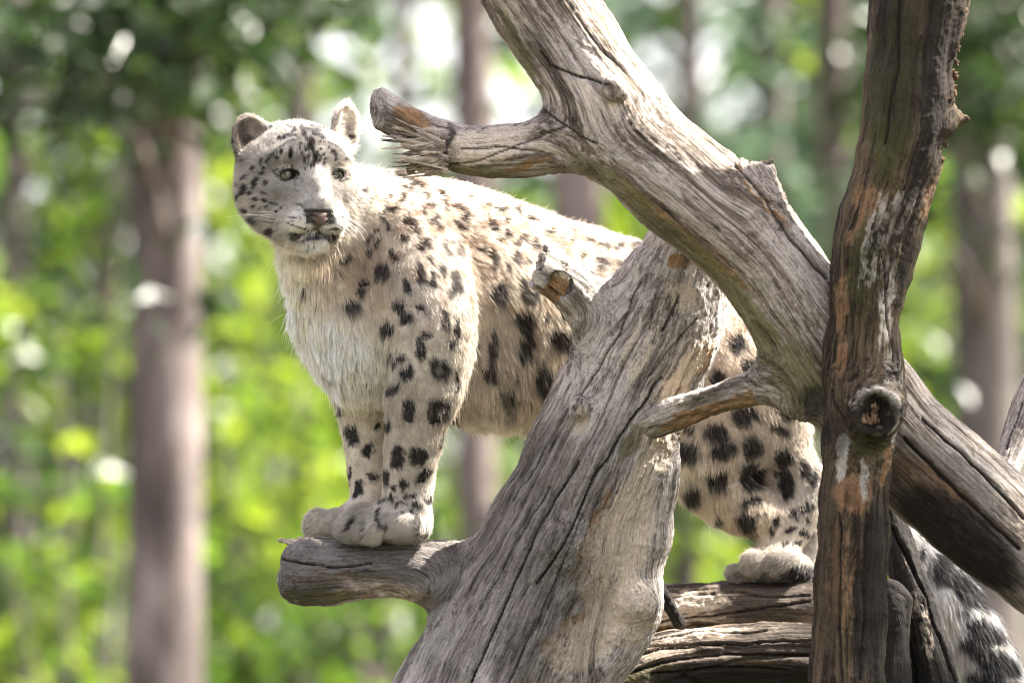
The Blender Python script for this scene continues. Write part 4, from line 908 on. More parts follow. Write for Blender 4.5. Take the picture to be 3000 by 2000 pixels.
fl, Ls, Us, Cs = coat(lv)
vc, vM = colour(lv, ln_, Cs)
mS, n, l = new_mat('skin_under_coat')
a_ = n.new('ShaderNodeAttribute'); a_.attribute_name = 'coat'
b_ = n.new('ShaderNodeBsdfPrincipled'); b_.inputs['Roughness'].default_value = .8; b_.inputs['Specular IOR Level'].default_value = .15
l.new(a_.outputs['Color'], b_.inputs['Base Color']); o_ = n.new('ShaderNodeOutputMaterial'); l.new(b_.outputs[0], o_.inputs[0])
me = mesh_from('body', W(lv) - W(CAT_BASE), lq); attr(me, 'coat', 'FLOAT_COLOR', np.column_stack([vc * .8, np.ones(len(vc))])); me.materials.append(mS)
body = bpy.data.objects.new('body', me); scene.collection.objects.link(body); body.parent = cat

# ------------------------------------------------------------------ fur
mF, n, l = new_mat('fur')
a_ = n.new('ShaderNodeAttribute'); a_.attribute_name = 'coat'
hi_ = n.new('ShaderNodeHairInfo')
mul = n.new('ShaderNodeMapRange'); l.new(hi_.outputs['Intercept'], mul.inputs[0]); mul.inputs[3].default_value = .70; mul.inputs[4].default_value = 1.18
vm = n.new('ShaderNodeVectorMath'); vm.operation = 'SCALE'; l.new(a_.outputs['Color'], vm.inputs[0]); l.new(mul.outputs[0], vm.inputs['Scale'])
d1 = n.new('ShaderNodeBsdfDiffuse'); l.new(vm.outputs[0], d1.inputs[0])
d2 = n.new('ShaderNodeBsdfTranslucent'); l.new(vm.outputs[0], d2.inputs[0])
d3 = n.new('ShaderNodeBsdfGlossy'); d3.inputs['Roughness'].default_value = .45; d3.inputs['Color'].default_value = (.8, .8, .8, 1)
mx = n.new('ShaderNodeMixShader'); mx.inputs[0].default_value = .42; l.new(d1.outputs[0], mx.inputs[1]); l.new(d2.outputs[0], mx.inputs[2])
mx2 = n.new('ShaderNodeMixShader'); mx2.inputs[0].default_value = .04; l.new(mx.outputs[0], mx2.inputs[1]); l.new(d3.outputs[0], mx2.inputs[2])
o_ = n.new('ShaderNodeOutputMaterial'); l.new(mx2.outputs[0], o_.inputs[0])

def fur(name, count, seed, lenmul=1.0, wid=.00037, stray=False, region=None, tone=None):
    r = np.random.default_rng(seed)
    a = lv[lq[:, 0]]; b = lv[lq[:, 1]]; c = lv[lq[:, 2]]; d = lv[lq[:, 3]]
    area = np.linalg.norm(np.cross(c - a, d - b), axis=1) * .5
    cen = (a + c) / 2; nn = ln_[lq[:, 0]]
    dens = np.where(nn[:, 1] > .35, .35, 1.0)                       # thinner on the side turned away
    dens = dens * np.where(np.linalg.norm(cen - HC, axis=1) < .18, 3.2, 1.0)
    px, py = PXY(cen)
    dens = dens * np.where((py > 2080) | (px > 3080), .1, 1.0) * np.where((px > 2390) & (px < 2600), .5, 1)
    hc_ = (cen - HC) @ HR.T * 1000
    for (s, u, f, sg, fs_) in EYES:                                   # no hair in the eye openings or on the nose pad
        dens = np.where((((hc_[:, 0] - s) / 18) ** 2 + ((hc_[:, 1] - u) / 12) ** 2 < 1) & (hc_[:, 2] > 30), 0, dens)
    dens = np.where((np.abs(hc_[:, 0]) < 31) & (hc_[:, 1] < -72) & (hc_[:, 1] > -90 + .8 * np.abs(hc_[:, 0])) & (hc_[:, 2] > 90), 0, dens)
    if region is not None:
        dens = sum(np.exp(-((cen - H(*c)) ** 2).sum(1) / (rd * .001) ** 2) for c, rd in region); dens = np.where(dens > .3, dens, 0)
    pr = area * dens; cum = np.cumsum(pr)
    fi = np.searchsorted(cum, r.uniform(0, cum[-1], count))
    u_ = r.uniform(size=(count, 1)); v_ = r.uniform(size=(count, 1))
    q = lq[fi]
    wts = [(1 - u_) * (1 - v_), u_ * (1 - v_), u_ * v_, (1 - u_) * v_]
    P = sum(lv[q[:, i]] * wts[i] for i in range(4)); N = sum(ln_[q[:, i]] * wts[i] for i in range(4)); N /= np.linalg.norm(N, axis=1)[:, None] + 1e-9
    Fl = sum(fl[q[:, i]] * wts[i] for i in range(4)); L = sum(Ls[q[:, i]][:, None] * wts[i] for i in range(4))[:, 0]; U = sum(Us[q[:, i]][:, None] * wts[i] for i in range(4))[:, 0]
    C0 = sum(Cs[q[:, i]] * wts[i] for i in range(4))
    rn = r.normal(size=count)
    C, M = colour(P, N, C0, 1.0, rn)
    if tone is not None: C = np.tile(np.array(tone), (count, 1)) * (1 + .12 * rn)[:, None].clip(.6, 1.3)
    Tn = Fl - N * (Fl * N).sum(1)[:, None]; Tn /= np.linalg.norm(Tn, axis=1)[:, None] + 1e-6
    # tufts: nearby hairs share a lean
    lumpv = np.stack([noise(P, 75, 3), noise(P, 75, 9), noise(P, 75, 15)], 1) * .55 + np.stack([noise(P, 28, 3), noise(P, 28, 9), noise(P, 28, 15)], 1) * .55
    longh = sstep(.010, .035, L)[:, None]
    hd_ = 1 - sstep(.13, .19, np.linalg.norm(P - HC, axis=1))[:, None]
    D = Tn * np.cos(U)[:, None] + N * np.sin(U)[:, None] + lumpv * (.26 + .40 * longh) * (1 - .6 * hd_) + r.normal(size=(count, 3)) * (.13 if not stray else .3)
    D /= np.linalg.norm(D, axis=1)[:, None]
    L = L * lenmul * (1 + .22 * rn).clip(.5, 1.6) * (1 + .35 * noise(P, 40, 21))
    nseg = 6
    pts = np.zeros((count, nseg, 3)); rad = np.zeros((count, nseg))
    cur = P - N * .0012; dirv = D.copy()
    curl = r.normal(size=(count, 3)) * .10 + lumpv * .25 * longh
    down = np.array([0, 0, -1.0])
    Wd_ = wid * (1 + .25 * r.normal(size=count)).clip(.5, 1.6)
    for k in range(nseg):
        pts[:, k] = cur; rad[:, k] = Wd_ * (1 - (k / (nseg - 1)) ** 1.6 * .85)
        dirv = dirv + curl * .35 + Tn * .12 + down * (.16 * longh)
        dirv /= np.linalg.norm(dirv, axis=1)[:, None]
        cur = cur + dirv * (L / (nseg - 1))[:, None]
    # pull tips of a tuft together
    cell = .0045 + .005 * longh[:, 0] - .001 * hd_[:, 0]
    key = np.floor((P + .004 * np.stack([noise(P, 50, 31), noise(P, 50, 35), noise(P, 50, 39)], 1)) / cell[:, None]).astype(np.int64)
    kk = ((key[:, 0] + 5000) * 10000 + key[:, 1] + 5000) * 10000 + key[:, 2] + 5000
    _, inv = np.unique(kk, return_inverse=True)
    cnt = np.bincount(inv)
    for k in range(2, nseg):
        amt = (k / (nseg - 1)) * (.28 + .30 * longh)
        m_ = np.stack([np.bincount(inv, weights=pts[:, k, c_]) / cnt for c_ in range(3)], 1)[inv]
        pts[:, k] += (m_ - pts[:, k]) * amt * (not stray)
    cu = bpy.data.hair_curves.new(name)
    cu.add_curves([nseg] * count)
    cu.attributes['position'].data.foreach_set('vector', (W(pts.reshape(-1, 3)) - W(CAT_BASE)).astype(np.float32).ravel())
    ra = cu.attributes.get('radius') or cu.attributes.new('radius', 'FLOAT', 'POINT')
    ra.data.foreach_set('value', rad.astype(np.float32).ravel())
    ca = cu.attributes.new('coat', 'FLOAT_COLOR', 'CURVE'); ca.data.foreach_set('color', np.column_stack([C, np.ones(count)]).astype(np.float32).ravel())
    cu.materials.append(mF)
    o = bpy.data.objects.new(name, cu); scene.collection.objects.link(o); o.parent = cat
    return o
FURN = int('660000')
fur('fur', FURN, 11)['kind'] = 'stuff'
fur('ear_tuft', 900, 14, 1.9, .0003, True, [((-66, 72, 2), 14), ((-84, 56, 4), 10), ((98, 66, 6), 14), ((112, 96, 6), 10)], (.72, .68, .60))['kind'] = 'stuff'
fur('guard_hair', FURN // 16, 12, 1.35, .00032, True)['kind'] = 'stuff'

# ------------------------------------------------------------------ eyes, nose, whiskers
def ball(c, r, nu=40, nv=28, sc=(1, 1, 1)):
    vs = []; th = np.linspace(0, math.pi, nv); ph = np.linspace(0, 2 * math.pi, nu, endpoint=False)
    for t in th:
        for p in ph: vs.append((math.sin(t) * math.cos(p) * sc[0], math.sin(t) * math.sin(p) * sc[1], math.cos(t) * sc[2]))
    f = [[i * nu + j, i * nu + (j + 1) % nu, (i + 1) * nu + (j + 1) % nu, (i + 1) * nu + j] for i in range(nv - 1) for j in range(nu)]
    v = np.array(vs) * r; return v, np.array(f)
mE, n, l = new_mat('eye')
a_ = n.new('ShaderNodeAttribute'); a_.attribute_name = 'coat'
b_ = n.new('ShaderNodeBsdfPrincipled'); b_.inputs['Roughness'].default_value = .12; b_.inputs['Coat Weight'].default_value = .6; b_.inputs['Coat Roughness'].default_value = .03
l.new(a_.outputs['Color'], b_.inputs['Base Color']); o_ = n.new('ShaderNodeOutputMaterial'); l.new(b_.outputs[0], o_.inputs[0])
for (s, u, f, sg, fs_) in EYES:
    v, q = ball(None, ER * .001, 72, 60)
    # gaze: towards the photographer, a little up
    gz = np.array([.02 if sg < 0 else -.03, -1, .10]); gz /= np.linalg.norm(gz)
    ax = np.cross([0, 0, 1], gz); ax /= np.linalg.norm(ax); ay = np.cross(gz, ax)
    v = v[:, :1] * ax + v[:, 1:2] * ay + v[:, 2:] * gz
    ang = np.degrees(np.arccos(np.clip((v @ gz) / (ER * .001), -1, 1)))
    az = np.arctan2(v @ ax, v @ ay)
    st = .5 + .5 * np.sin(az * 37 + 3 * np.sin(az * 11)) * np.cos(az * 61)
    iris = np.array([.115, .115, .078]) * (.7 + .5 * st)[:, None] * (1 + .5 * sstep(26, 12, ang))[:, None]
    col = np.where((ang < 10.5)[:, None], [.008, .008, .008], iris)
    col = col * (1 - sstep(36, 42, ang))[:, None] + np.array([.03, .022, .018]) * sstep(36, 42, ang)[:, None]
    me = mesh_from('eye', W(v + H(s, u, f)) - W(CAT_BASE), q); attr(me, 'coat', 'FLOAT_COLOR', np.column_stack([col, np.ones(len(col))])); me.materials.append(mE)
    o = bpy.data.objects.new('eye', me); scene.collection.objects.link(o); o.parent = cat
NF = Field()
NF.add(HE(0, -79, 107, 31, 8.5, 13), .004); NF.add(HE(0, -84, 111, 13, 13, 11), .012); NF.add(HE(0, -93, 112, 5, 8, 8), .008)
for sg in (-1, 1):
    NF.add(HE(sg * 27, -77, 102, 9, 10, 13), .006)
    NF.add(HE(sg * 18, -81, 122, 10.5, 5.5, 9, rot=sg * 30), .003, 'sub'); NF.add(HE(sg * 31, -75, 115, 8, 3.4, 8, rot=-sg * 35), .003, 'sub')
nv_, nq_ = NF.mesh(.0014, 12)
mN, n, l = new_mat('nose_leather')
a_ = n.new('ShaderNodeAttribute'); a_.attribute_name = 'coat'
b_ = n.new('ShaderNodeBsdfPrincipled'); b_.inputs['Roughness'].default_value = .42; l.new(a_.outputs['Color'], b_.inputs['Base Color'])
tc = n.new('ShaderNodeTexCoord'); no = ntex(n, l, tc.outputs['Object'], 500, 2); bp = n.new('ShaderNodeBump'); bp.inputs['Strength'].default_value = .4; bp.inputs['Distance'].default_value = .0008
l.new(no, bp.inputs['Height']); l.new(bp.outputs[0], b_.inputs['Normal']); o_ = n.new('ShaderNodeOutputMaterial'); l.new(b_.outputs[0], o_.inputs[0])
hn = (nv_ - HC) @ HR.T * 1000
nc = np.tile(np.array([.105, .07, .058]), (len(nv_), 1)); tdk = sstep(9, 19, np.abs(hn[:, 0]))[:, None] * .9
nc = nc * (1 - tdk) + np.array([.022, .017, .016]) * tdk
tp_ = sstep(-71, -67, hn[:, 1])[:, None] * .8; nc = nc * (1 - tp_) + np.array([.16, .14, .135]) * tp_
me = mesh_from('nose', W(nv_) - W(CAT_BASE), nq_); attr(me, 'coat', 'FLOAT_COLOR', np.column_stack([nc, np.ones(len(nc))])); me.materials.append(mN)
o = bpy.data.objects.new('nose', me); scene.collection.objects.link(o); o.parent = cat
# whiskers: (root, mid, tip) in the enlargement of the face, depth
mW, n, l = new_mat('whisker'); b_ = n.new('ShaderNodeBsdfPrincipled'); b_.inputs['Base Color'].default_value = (.86, .84, .80, 1); b_.inputs['Roughness'].default_value = .4
o_ = n.new('ShaderNodeOutputMaterial'); l.new(b_.outputs[0], o_.inputs[0])
WH = [((700, 1090), (420, 1050), (135, 1090)), ((690, 1075), (480, 1040), (300, 1045)), ((700, 1115), (520, 1100), (290, 1060)), ((690, 1130), (560, 1140), (380, 1100)), ((700, 1140), (600, 1180), (430, 1150)), ((715, 1160), (620, 1200), (500, 1170)), ((700, 1165), (600, 1210), (470, 1180)),
      ((1075, 1100), (1250, 1110), (1330, 1240)), ((1085, 1110), (1220, 1130), (1303, 1290)), ((1090, 1130), (1180, 1150), (1240, 1240)), ((1080, 1150), (1160, 1180), (1240, 1278)), ((1085, 1165), (1150, 1185), (1200, 1245)), ((1090, 1120), (1230, 1160), (1290, 1230)), ((1080, 1180), (1130, 1200), (1170, 1250)),
      ((1070, 1095), (1200, 1115), (1320, 1150)), ((560, 700), (520, 610), (480, 560)), ((680, 700), (640, 600), (600, 590))]
for i, tri in enumerate(WH):
    rt, md, tp = [(620 + a / 2.904, 260 + b / 2.904) for a, b in tri]
    wr = -.150 if i < 7 else (-.165 if i < 15 else -.12)
    hp = [S(*rt, wr + .02), S(*md, wr - .025 + .02 * (i < 7)), S(*tp, wr - .02 + .05 * (i < 7))]
    ts = np.linspace(0, 1, 9)[:, None]; cu = (1 - ts) ** 2 * hp[0] + 2 * ts * (1 - ts) * hp[1] + ts ** 2 * hp[2]
    vs = []; fs = []
    for k, c in enumerate(cu):
        r0 = .00085 * (1 - .7 * k / 8)
        for j in range(4): vs.append(c + r0 * np.array([math.cos(j * 1.57 + .78) * .6, math.cos(j * 1.57 + .78) * .6, math.sin(j * 1.57 + .78)]) + (0 if j % 2 else r0 * np.array([.3, 0, 0])))
    for k in range(8):
        for j in range(4): fs.append([k * 4 + j, k * 4 + (j + 1) % 4, k * 4 + 4 + (j + 1) % 4, k * 4 + 4 + j])
    me = mesh_from('whisker', W(np.array(vs)) - W(CAT_BASE), np.array(fs)); me.materials.append(mW)
    o = bpy.data.objects.new('whisker', me); scene.collection.objects.link(o); o.parent = cat
# ------------------------------------------------------------------ the wood behind: ground, trunks, foliage
def ground_z(x, y):
    hill = 1.45 * sstep(4.0, 13.0, y)
    nn = noise(np.column_stack([np.ravel(x), np.ravel(y), np.zeros(np.size(x))]), .12).reshape(np.shape(x))
    return hill + .12 * nn * sstep(2.0, 6.0, np.abs(y) + 0 * np.abs(x))
gx = np.concatenate([np.linspace(-900, -60, 22), np.linspace(-50, 50, 101), np.linspace(60, 900, 22)])
gy = np.concatenate([np.linspace(-200, -10, 12), np.linspace(-8, 120, 129), np.linspace(130, 1200, 30)])
GX, GY = np.meshgrid(gx, gy, indexing='ij')
gv = np.column_stack([GX.ravel(), GY.ravel(), ground_z(GX, GY).ravel()])
ny_ = len(gy); ii, jj = np.meshgrid(np.arange(len(gx) - 1), np.arange(ny_ - 1), indexing='ij')
gq = np.stack([ii * ny_ + jj, (ii + 1) * ny_ + jj, (ii + 1) * ny_ + jj + 1, ii * ny_ + jj + 1], -1).reshape(-1, 4)
mG, n, l = new_mat('forest_floor')
tc = n.new('ShaderNodeTexCoord')
r1 = ramp(n, [(.35, (.035, .028, .018)), (.5, (.075, .06, .035)), (.62, (.05, .075, .02)), (.75, (.09, .11, .04))]); l.new(ntex(n, l, tc.outputs['Object'], .8, 8, .7), r1.inputs[0])
b_ = n.new('ShaderNodeBsdfPrincipled'); b_.inputs['Roughness'].default_value = .95; l.new(r1.outputs[0], b_.inputs['Base Color'])
bp = n.new('ShaderNodeBump'); bp.inputs['Distance'].default_value = .05; l.new(ntex(n, l, tc.outputs['Object'], 9, 6, .7), bp.inputs['Height']); l.new(bp.outputs[0], b_.inputs['Normal'])
o_ = n.new('ShaderNodeOutputMaterial'); l.new(b_.outputs[0], o_.inputs[0])
me = mesh_from('ground', gv, gq); me.materials.append(mG)
g_ = bpy.data.objects.new('ground', me); scene.collection.objects.link(g_); tag(g_, kind='structure')

def bark_material(name, a, b, c):
    m, n, l = new_mat(name); tc = n.new('ShaderNodeTexCoord')
    t = math_node(n, l, 'MULTIPLY_ADD', ntex(n, l, tc.outputs['Object'], 1, 4, .6, (5, 5, 1.6)), .7, math_node(n, l, 'MULTIPLY', ntex(n, l, tc.outputs['Object'], 1, 6, .65, (14, 14, 3.5), dist=.4), .3))
    r1 = ramp(n, [(.36, a), (.5, b), (.66, c)]); l.new(t, r1.inputs[0])
    p = n.new('ShaderNodeBsdfPrincipled'); p.inputs['Roughness'].default_value = .9; l.new(r1.outputs[0], p.inputs['Base Color'])
    bp = n.new('ShaderNodeBump'); bp.inputs['Distance'].default_value = .03; l.new(t, bp.inputs['Height']); l.new(bp.outputs[0], p.inputs['Normal'])
    o = n.new('ShaderNodeOutputMaterial'); l.new(p.outputs[0], o.inputs[0]); return m
BARK_PINE = bark_material('pine_bark', (.040, .031, .029), (.12, .094, .087), (.38, .315, .295))
BARK_ROSY_HAZE = bark_material('rosy_haze_bark', (.10, .075, .072), (.22, .17, .16), (.34, .28, .265))  # paler bark, the haze of distance put into its colour
BARK_GREY = bark_material('grey_bark', (.06, .052, .045), (.13, .11, .10), (.24, .21, .19))
def leaf_material(name, lo, mid, hi, trans=.5, gloss=.36, tv=2.9):
    m, n, l = new_mat(name)
    a = n.new('ShaderNodeAttribute'); a.attribute_name = 'tint'
    r1 = ramp(n, [(0.0, lo), (.5, mid), (1.0, hi)]); l.new(a.outputs['Fac'], r1.inputs[0])
    p = n.new('ShaderNodeBsdfPrincipled'); p.inputs['Roughness'].default_value = gloss; p.inputs['Specular IOR Level'].default_value = .4; l.new(r1.outputs[0], p.inputs['Base Color'])
    t = n.new('ShaderNodeBsdfTranslucent'); h = n.new('ShaderNodeHueSaturation'); h.inputs['Hue'].default_value = .488; h.inputs['Saturation'].default_value = 1.1; h.inputs['Value'].default_value = tv
    l.new(r1.outputs[0], h.inputs['Color']); l.new(h.outputs[0], t.inputs[0])
    x = n.new('ShaderNodeMixShader'); x.inputs[0].default_value = trans; l.new(p.outputs[0], x.inputs[1]); l.new(t.outputs[0], x.inputs[2])
    o = n.new('ShaderNodeOutputMaterial'); l.new(x.outputs[0], o.inputs[0]); return m
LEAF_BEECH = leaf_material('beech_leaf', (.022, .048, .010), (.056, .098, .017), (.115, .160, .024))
LEAF_SHADED = leaf_material('shaded_leaf', (.008, .020, .006), (.017, .036, .010), (.034, .062, .016), .28, .33, 1.5)  # leaf colour darkened to stand in for unlit foliage
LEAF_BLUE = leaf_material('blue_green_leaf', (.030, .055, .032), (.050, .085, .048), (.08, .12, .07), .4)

def leaves(name, centres, spread, per, size, mat, parent=None, base=None, seed=0, flat=.55):
    """folded four-sided leaves gathered in clumps; centres (n,3) in world metres"""
    r = np.random.default_rng(seed)
    centres = np.asarray(centres, float); nC = len(centres)
    spread = np.broadcast_to(np.asarray(spread, float), (nC,))
    per = np.broadcast_to(np.asarray(per), (nC,)).astype(int)
    idx = np.repeat(np.arange(nC), per); N = len(idx)
    off = r.normal(size=(N, 3)); off *= (r.uniform(size=(N, 1)) ** .5) / (np.linalg.norm(off, axis=1)[:, None] + 1e-9)
    off[:, 2] *= flat
    C = centres[idx] + off * spread[idx][:, None] * 1.25
    nrm = r.normal(size=(N, 3)) * .75 + np.array([0, 0, .8]); nrm /= np.linalg.norm(nrm, axis=1)[:, None]
    a = np.cross(nrm, r.normal(size=(N, 3))); a /= np.linalg.norm(a, axis=1)[:, None]; b = np.cross(nrm, a)
    sz = size * r.uniform(.65, 1.35, size=(N, 1))
    fold = nrm * sz * .14
    v = np.stack([C - a * sz * .5, C + b * sz * .3 + fold, C + a * sz * .55, C - b * sz * .3 + fold], 1).reshape(-1, 3)
    q = np.arange(N * 4).reshape(-1, 4)
    tri = np.concatenate([q[:, [0, 1, 2]], q[:, [0, 2, 3]]])
    me = mesh_from(name, v - (np.asarray(base) if base is not None else 0), tri, smooth=False)
    tint = np.clip(.46 + .22 * r.normal(size=N) + .30 * r.normal(size=nC)[idx], 0, 1)
    attr(me, 'tint', 'FLOAT', np.repeat(tint, 4)); me.materials.append(mat)
    o = bpy.data.objects.new(name, me); scene.collection.objects.link(o)
    if parent is not None: o.parent = parent
    return o
def lathe_trunk(name, path, rad, mat, parent, base, seed=0, nu=18):
    t = Tube(path, rad, 5); vs = []; r = np.random.default_rng(seed); ph = r.uniform(0, 6)
    for i in range(len(t.p)):
        for k in range(nu):
            a = 2 * math.pi * k / nu
            rr = t.r[i] * (1 + .06 * math.sin(3 * a + ph + i * .4) + .04 * math.sin(7 * a + i))
            vs.append(t.p[i] + (t.N[i] * math.cos(a) + t.B[i] * math.sin(a)) * rr)
    n_ = len(t.p)
    f = [[i * nu + k, i * nu + (k + 1) % nu, (i + 1) * nu + (k + 1) % nu, (i + 1) * nu + k] for i in range(n_ - 1) for k in range(nu)]
    me = mesh_from(name, np.array(vs) - base, np.array(f)); me.materials.append(mat)
    o = bpy.data.objects.new(name, me); scene.collection.objects.link(o); o.parent = parent; return o
def ray_point(x, y, dist):
    """the place `dist` metres into the wood that photo pixel (2352 scale) x, y looks at"""
    return W(S(x * 1.27551, y * 1.27551, dist - DIST))
def tree(label, xb, xt, dist, width, bark, clumps, leafmat, lsize=.085, name='tree', seed=0, sway=0.0, top=12.0, per=42, spread=.42):
    """xb / xt: where the trunk stands in the photo's bottom and top edge; clumps: (x, y, depth offset, count scale)"""
    pb = ray_point(xb, 1568, dist); pt = ray_point(xt, 0, dist)
    d = (pt - pb) / (pt[2] - pb[2])
    z0 = float(ground_z(np.array([pb[0]]), np.array([dist]))[0]) - .1
    r = width * 1.27551 * K * dist / 2
    base = pb + d * (z0 - pb[2])
    zs = [z0, pb[2], (pb[2] + pt[2]) / 2, pt[2], pt[2] + (top - pt[2]) * .5, top]
    path = np.array([pb + d * (z - pb[2]) + np.array([sway * math.sin(z * 1.1 + seed), 0, 0]) for z in zs])
    rad = [r * 1.18, r * 1.06, r, r * .93, r * .7, r * .3]
    root = empty(name, tuple(base)); tag(root, label, 'tree', 'trees of the wood behind the enclosure')
    lathe_trunk('trunk', path, rad, bark, root, base, seed)
    rr = np.random.default_rng(seed + 99)
    C, Sp, Pn = [], [], []
    for (x, y, dd, sc) in clumps:
        C.append(ray_point(x, y, dist + dd)); Sp.append(spread * (.8 + .5 * rr.uniform())); Pn.append(max(3, int(per * sc)))
    for k in range(90):              # the crown above the picture
        z = rr.uniform(pt[2] + (5 if seed == 1 else .5), max(top, pt[2] + 4) + .5); a = rr.uniform(0, 6.28); q = rr.uniform(.3, 2.2) * (1.1 - .5 * (z - 4) / (top - 4))
        C.append(pt + d * (z - pt[2]) + np.array([q * math.cos(a), q * math.sin(a), 0])); Sp.append(.6); Pn.append(13 if seed == 1 else 18)
    leaves('crown', C, np.array(Sp), np.maximum(np.array(Pn) // 2, 2), lsize * 1.7, leafmat, root, base, seed)
    for k, (x, y, dd, sc) in enumerate(clumps[::3]):   # limbs that carry the clumps
        c = ray_point(x, y, dist + dd); zz = c[2] - .35; s0 = pb + d * (zz - pb[2])
        lathe_trunk('branch', np.array([s0, (s0 + c) / 2 + [0, 0, .08], c]), [.028, .02, .008], bark, root, base, k, 6)
    return root

rw = np.random.default_rng(5)
GAPS = ((905, 150, 140, 200, 1), (1190, 230, 100, 170, .97), (1540, 190, 200, 250, .97), (20, 270, 100, 240, .9), (540, 140, 55, 45, .95), (1450, 520, 80, 40, .9), (1120, 440, 130, 60, .5), (110, 660, 48, 55, .9), (490, 570, 50, 85, .9), (1630, 60, 90, 80, .6), (250, 1030, 36, 40, .9), (520, 1010, 36, 50, .9))
def sky_gap(x, y, grow=1.0):
    gp = 0
    for (cx, cy, rx, ry, s) in GAPS:
        gp = max(gp, s * (1 - float(sstep(.8, 1.1, math.hypot((x - cx) / rx / grow, (y - cy) / ry / grow)))))
    return gp
def scatter(x0, x1, y0, y1, n, dd=(-2, 2), sc=(.6, 1.3), gap=True):
    out = []
    for _ in range(n):
        x, y = rw.uniform(x0, x1), rw.uniform(y0, y1)
        if gap and rw.uniform() < 1.08 * sky_gap(x, y, 1.4): continue
        out.append((x, y, rw.uniform(*dd), rw.uniform(*sc)))
    return out
tree('thick reddish pine trunk at the left, its right side in full sun', 372, 385, 34, 166, BARK_PINE, scatter(80, 320, -60, 300, 24, (-3, -.5)) + scatter(320, 640, -60, 150, 24, (-3, -.5)) + scatter(300, 380, 580, 720, 2, (-2, -1)), LEAF_SHADED, name='pine_tree', seed=1, per=44)
tree('blurred pinkish trunk directly behind the broken side branch, top centre', 1100, 1082, 44, 96, BARK_ROSY_HAZE, scatter(960, 1250, 0, 300, 4, (-2, 2), (.3, .7)), LEAF_SHADED, name='pine_tree', seed=2)
tree('blurred rosy trunk seen between the leopard\'s back and the thick limb', 1360, 1310, 43, 122, BARK_ROSY_HAZE, scatter(1250, 1480, 380, 520, 3, (1, 3), (.4, .8)), LEAF_BLUE, name='pine_tree', seed=3)
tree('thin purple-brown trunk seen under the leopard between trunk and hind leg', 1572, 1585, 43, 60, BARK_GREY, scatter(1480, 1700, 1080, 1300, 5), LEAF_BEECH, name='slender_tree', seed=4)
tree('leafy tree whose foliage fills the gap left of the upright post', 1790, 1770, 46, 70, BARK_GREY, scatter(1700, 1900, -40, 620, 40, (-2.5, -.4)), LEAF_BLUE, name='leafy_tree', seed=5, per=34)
tree('sun-dappled pinkish trunk just left of the upright post', 1925, 1912, 44, 76, BARK_PINE, scatter(1850, 1990, 0, 700, 12, (-3, -1), (.2, .5)), LEAF_SHADED, name='pine_tree', seed=6)
tree('broad dark purple-brown trunk at the right edge behind everything', 2275, 2250, 38, 150, BARK_GREY, scatter(2100, 2380, -40, 360, 30, (-2, -.6)) + scatter(2150, 2360, 380, 900, 5, (-2, -.8), (.3, .7)), LEAF_SHADED, name='broad_tree', seed=7, per=32)
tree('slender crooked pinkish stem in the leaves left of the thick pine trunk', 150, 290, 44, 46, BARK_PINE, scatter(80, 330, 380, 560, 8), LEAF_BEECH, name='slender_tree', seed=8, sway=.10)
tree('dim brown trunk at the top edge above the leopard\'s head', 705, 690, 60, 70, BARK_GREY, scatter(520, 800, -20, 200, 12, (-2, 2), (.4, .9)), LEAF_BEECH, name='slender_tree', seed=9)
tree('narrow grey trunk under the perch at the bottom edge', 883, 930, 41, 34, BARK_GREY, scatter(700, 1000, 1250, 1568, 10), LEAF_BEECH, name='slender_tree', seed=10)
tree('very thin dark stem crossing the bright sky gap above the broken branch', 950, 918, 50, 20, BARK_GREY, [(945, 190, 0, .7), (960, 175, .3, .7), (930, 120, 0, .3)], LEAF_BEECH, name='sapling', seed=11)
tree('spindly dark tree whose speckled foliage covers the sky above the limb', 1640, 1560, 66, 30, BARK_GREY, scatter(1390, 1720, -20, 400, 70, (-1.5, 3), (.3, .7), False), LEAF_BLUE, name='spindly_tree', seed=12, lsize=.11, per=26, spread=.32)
tree('dim dark tree with sky glinting through its leaves in the top left corner', 40, 30, 48, 60, BARK_GREY, scatter(-60, 330, -60, 480, 58, (-2, 2), (.25, .8)), LEAF_SHADED, name='leafy_tree', seed=13, per=34, spread=.36)

for i_, (x_, d_) in enumerate(((-620, 48), (-1500, 40), (-2600, 52), (2900, 44), (3700, 56), (4700, 46))):
    tree(['tall trunk out of the picture to the left, nearest the frame', 'second trunk out of the picture to the left', 'third trunk out of the picture to the left', 'tall trunk out of the picture to the right, nearest the frame', 'second trunk out of the picture to the right', 'third trunk out of the picture to the right'][i_],
         x_, x_ + 20, d_, 110, BARK_PINE, [(x_ + rw.uniform(-250, 250), rw.uniform(-100, 1300), rw.uniform(-2, 2), 1.2) for _ in range(24)], LEAF_SHADED, name='pine_tree', seed=60 + i_)

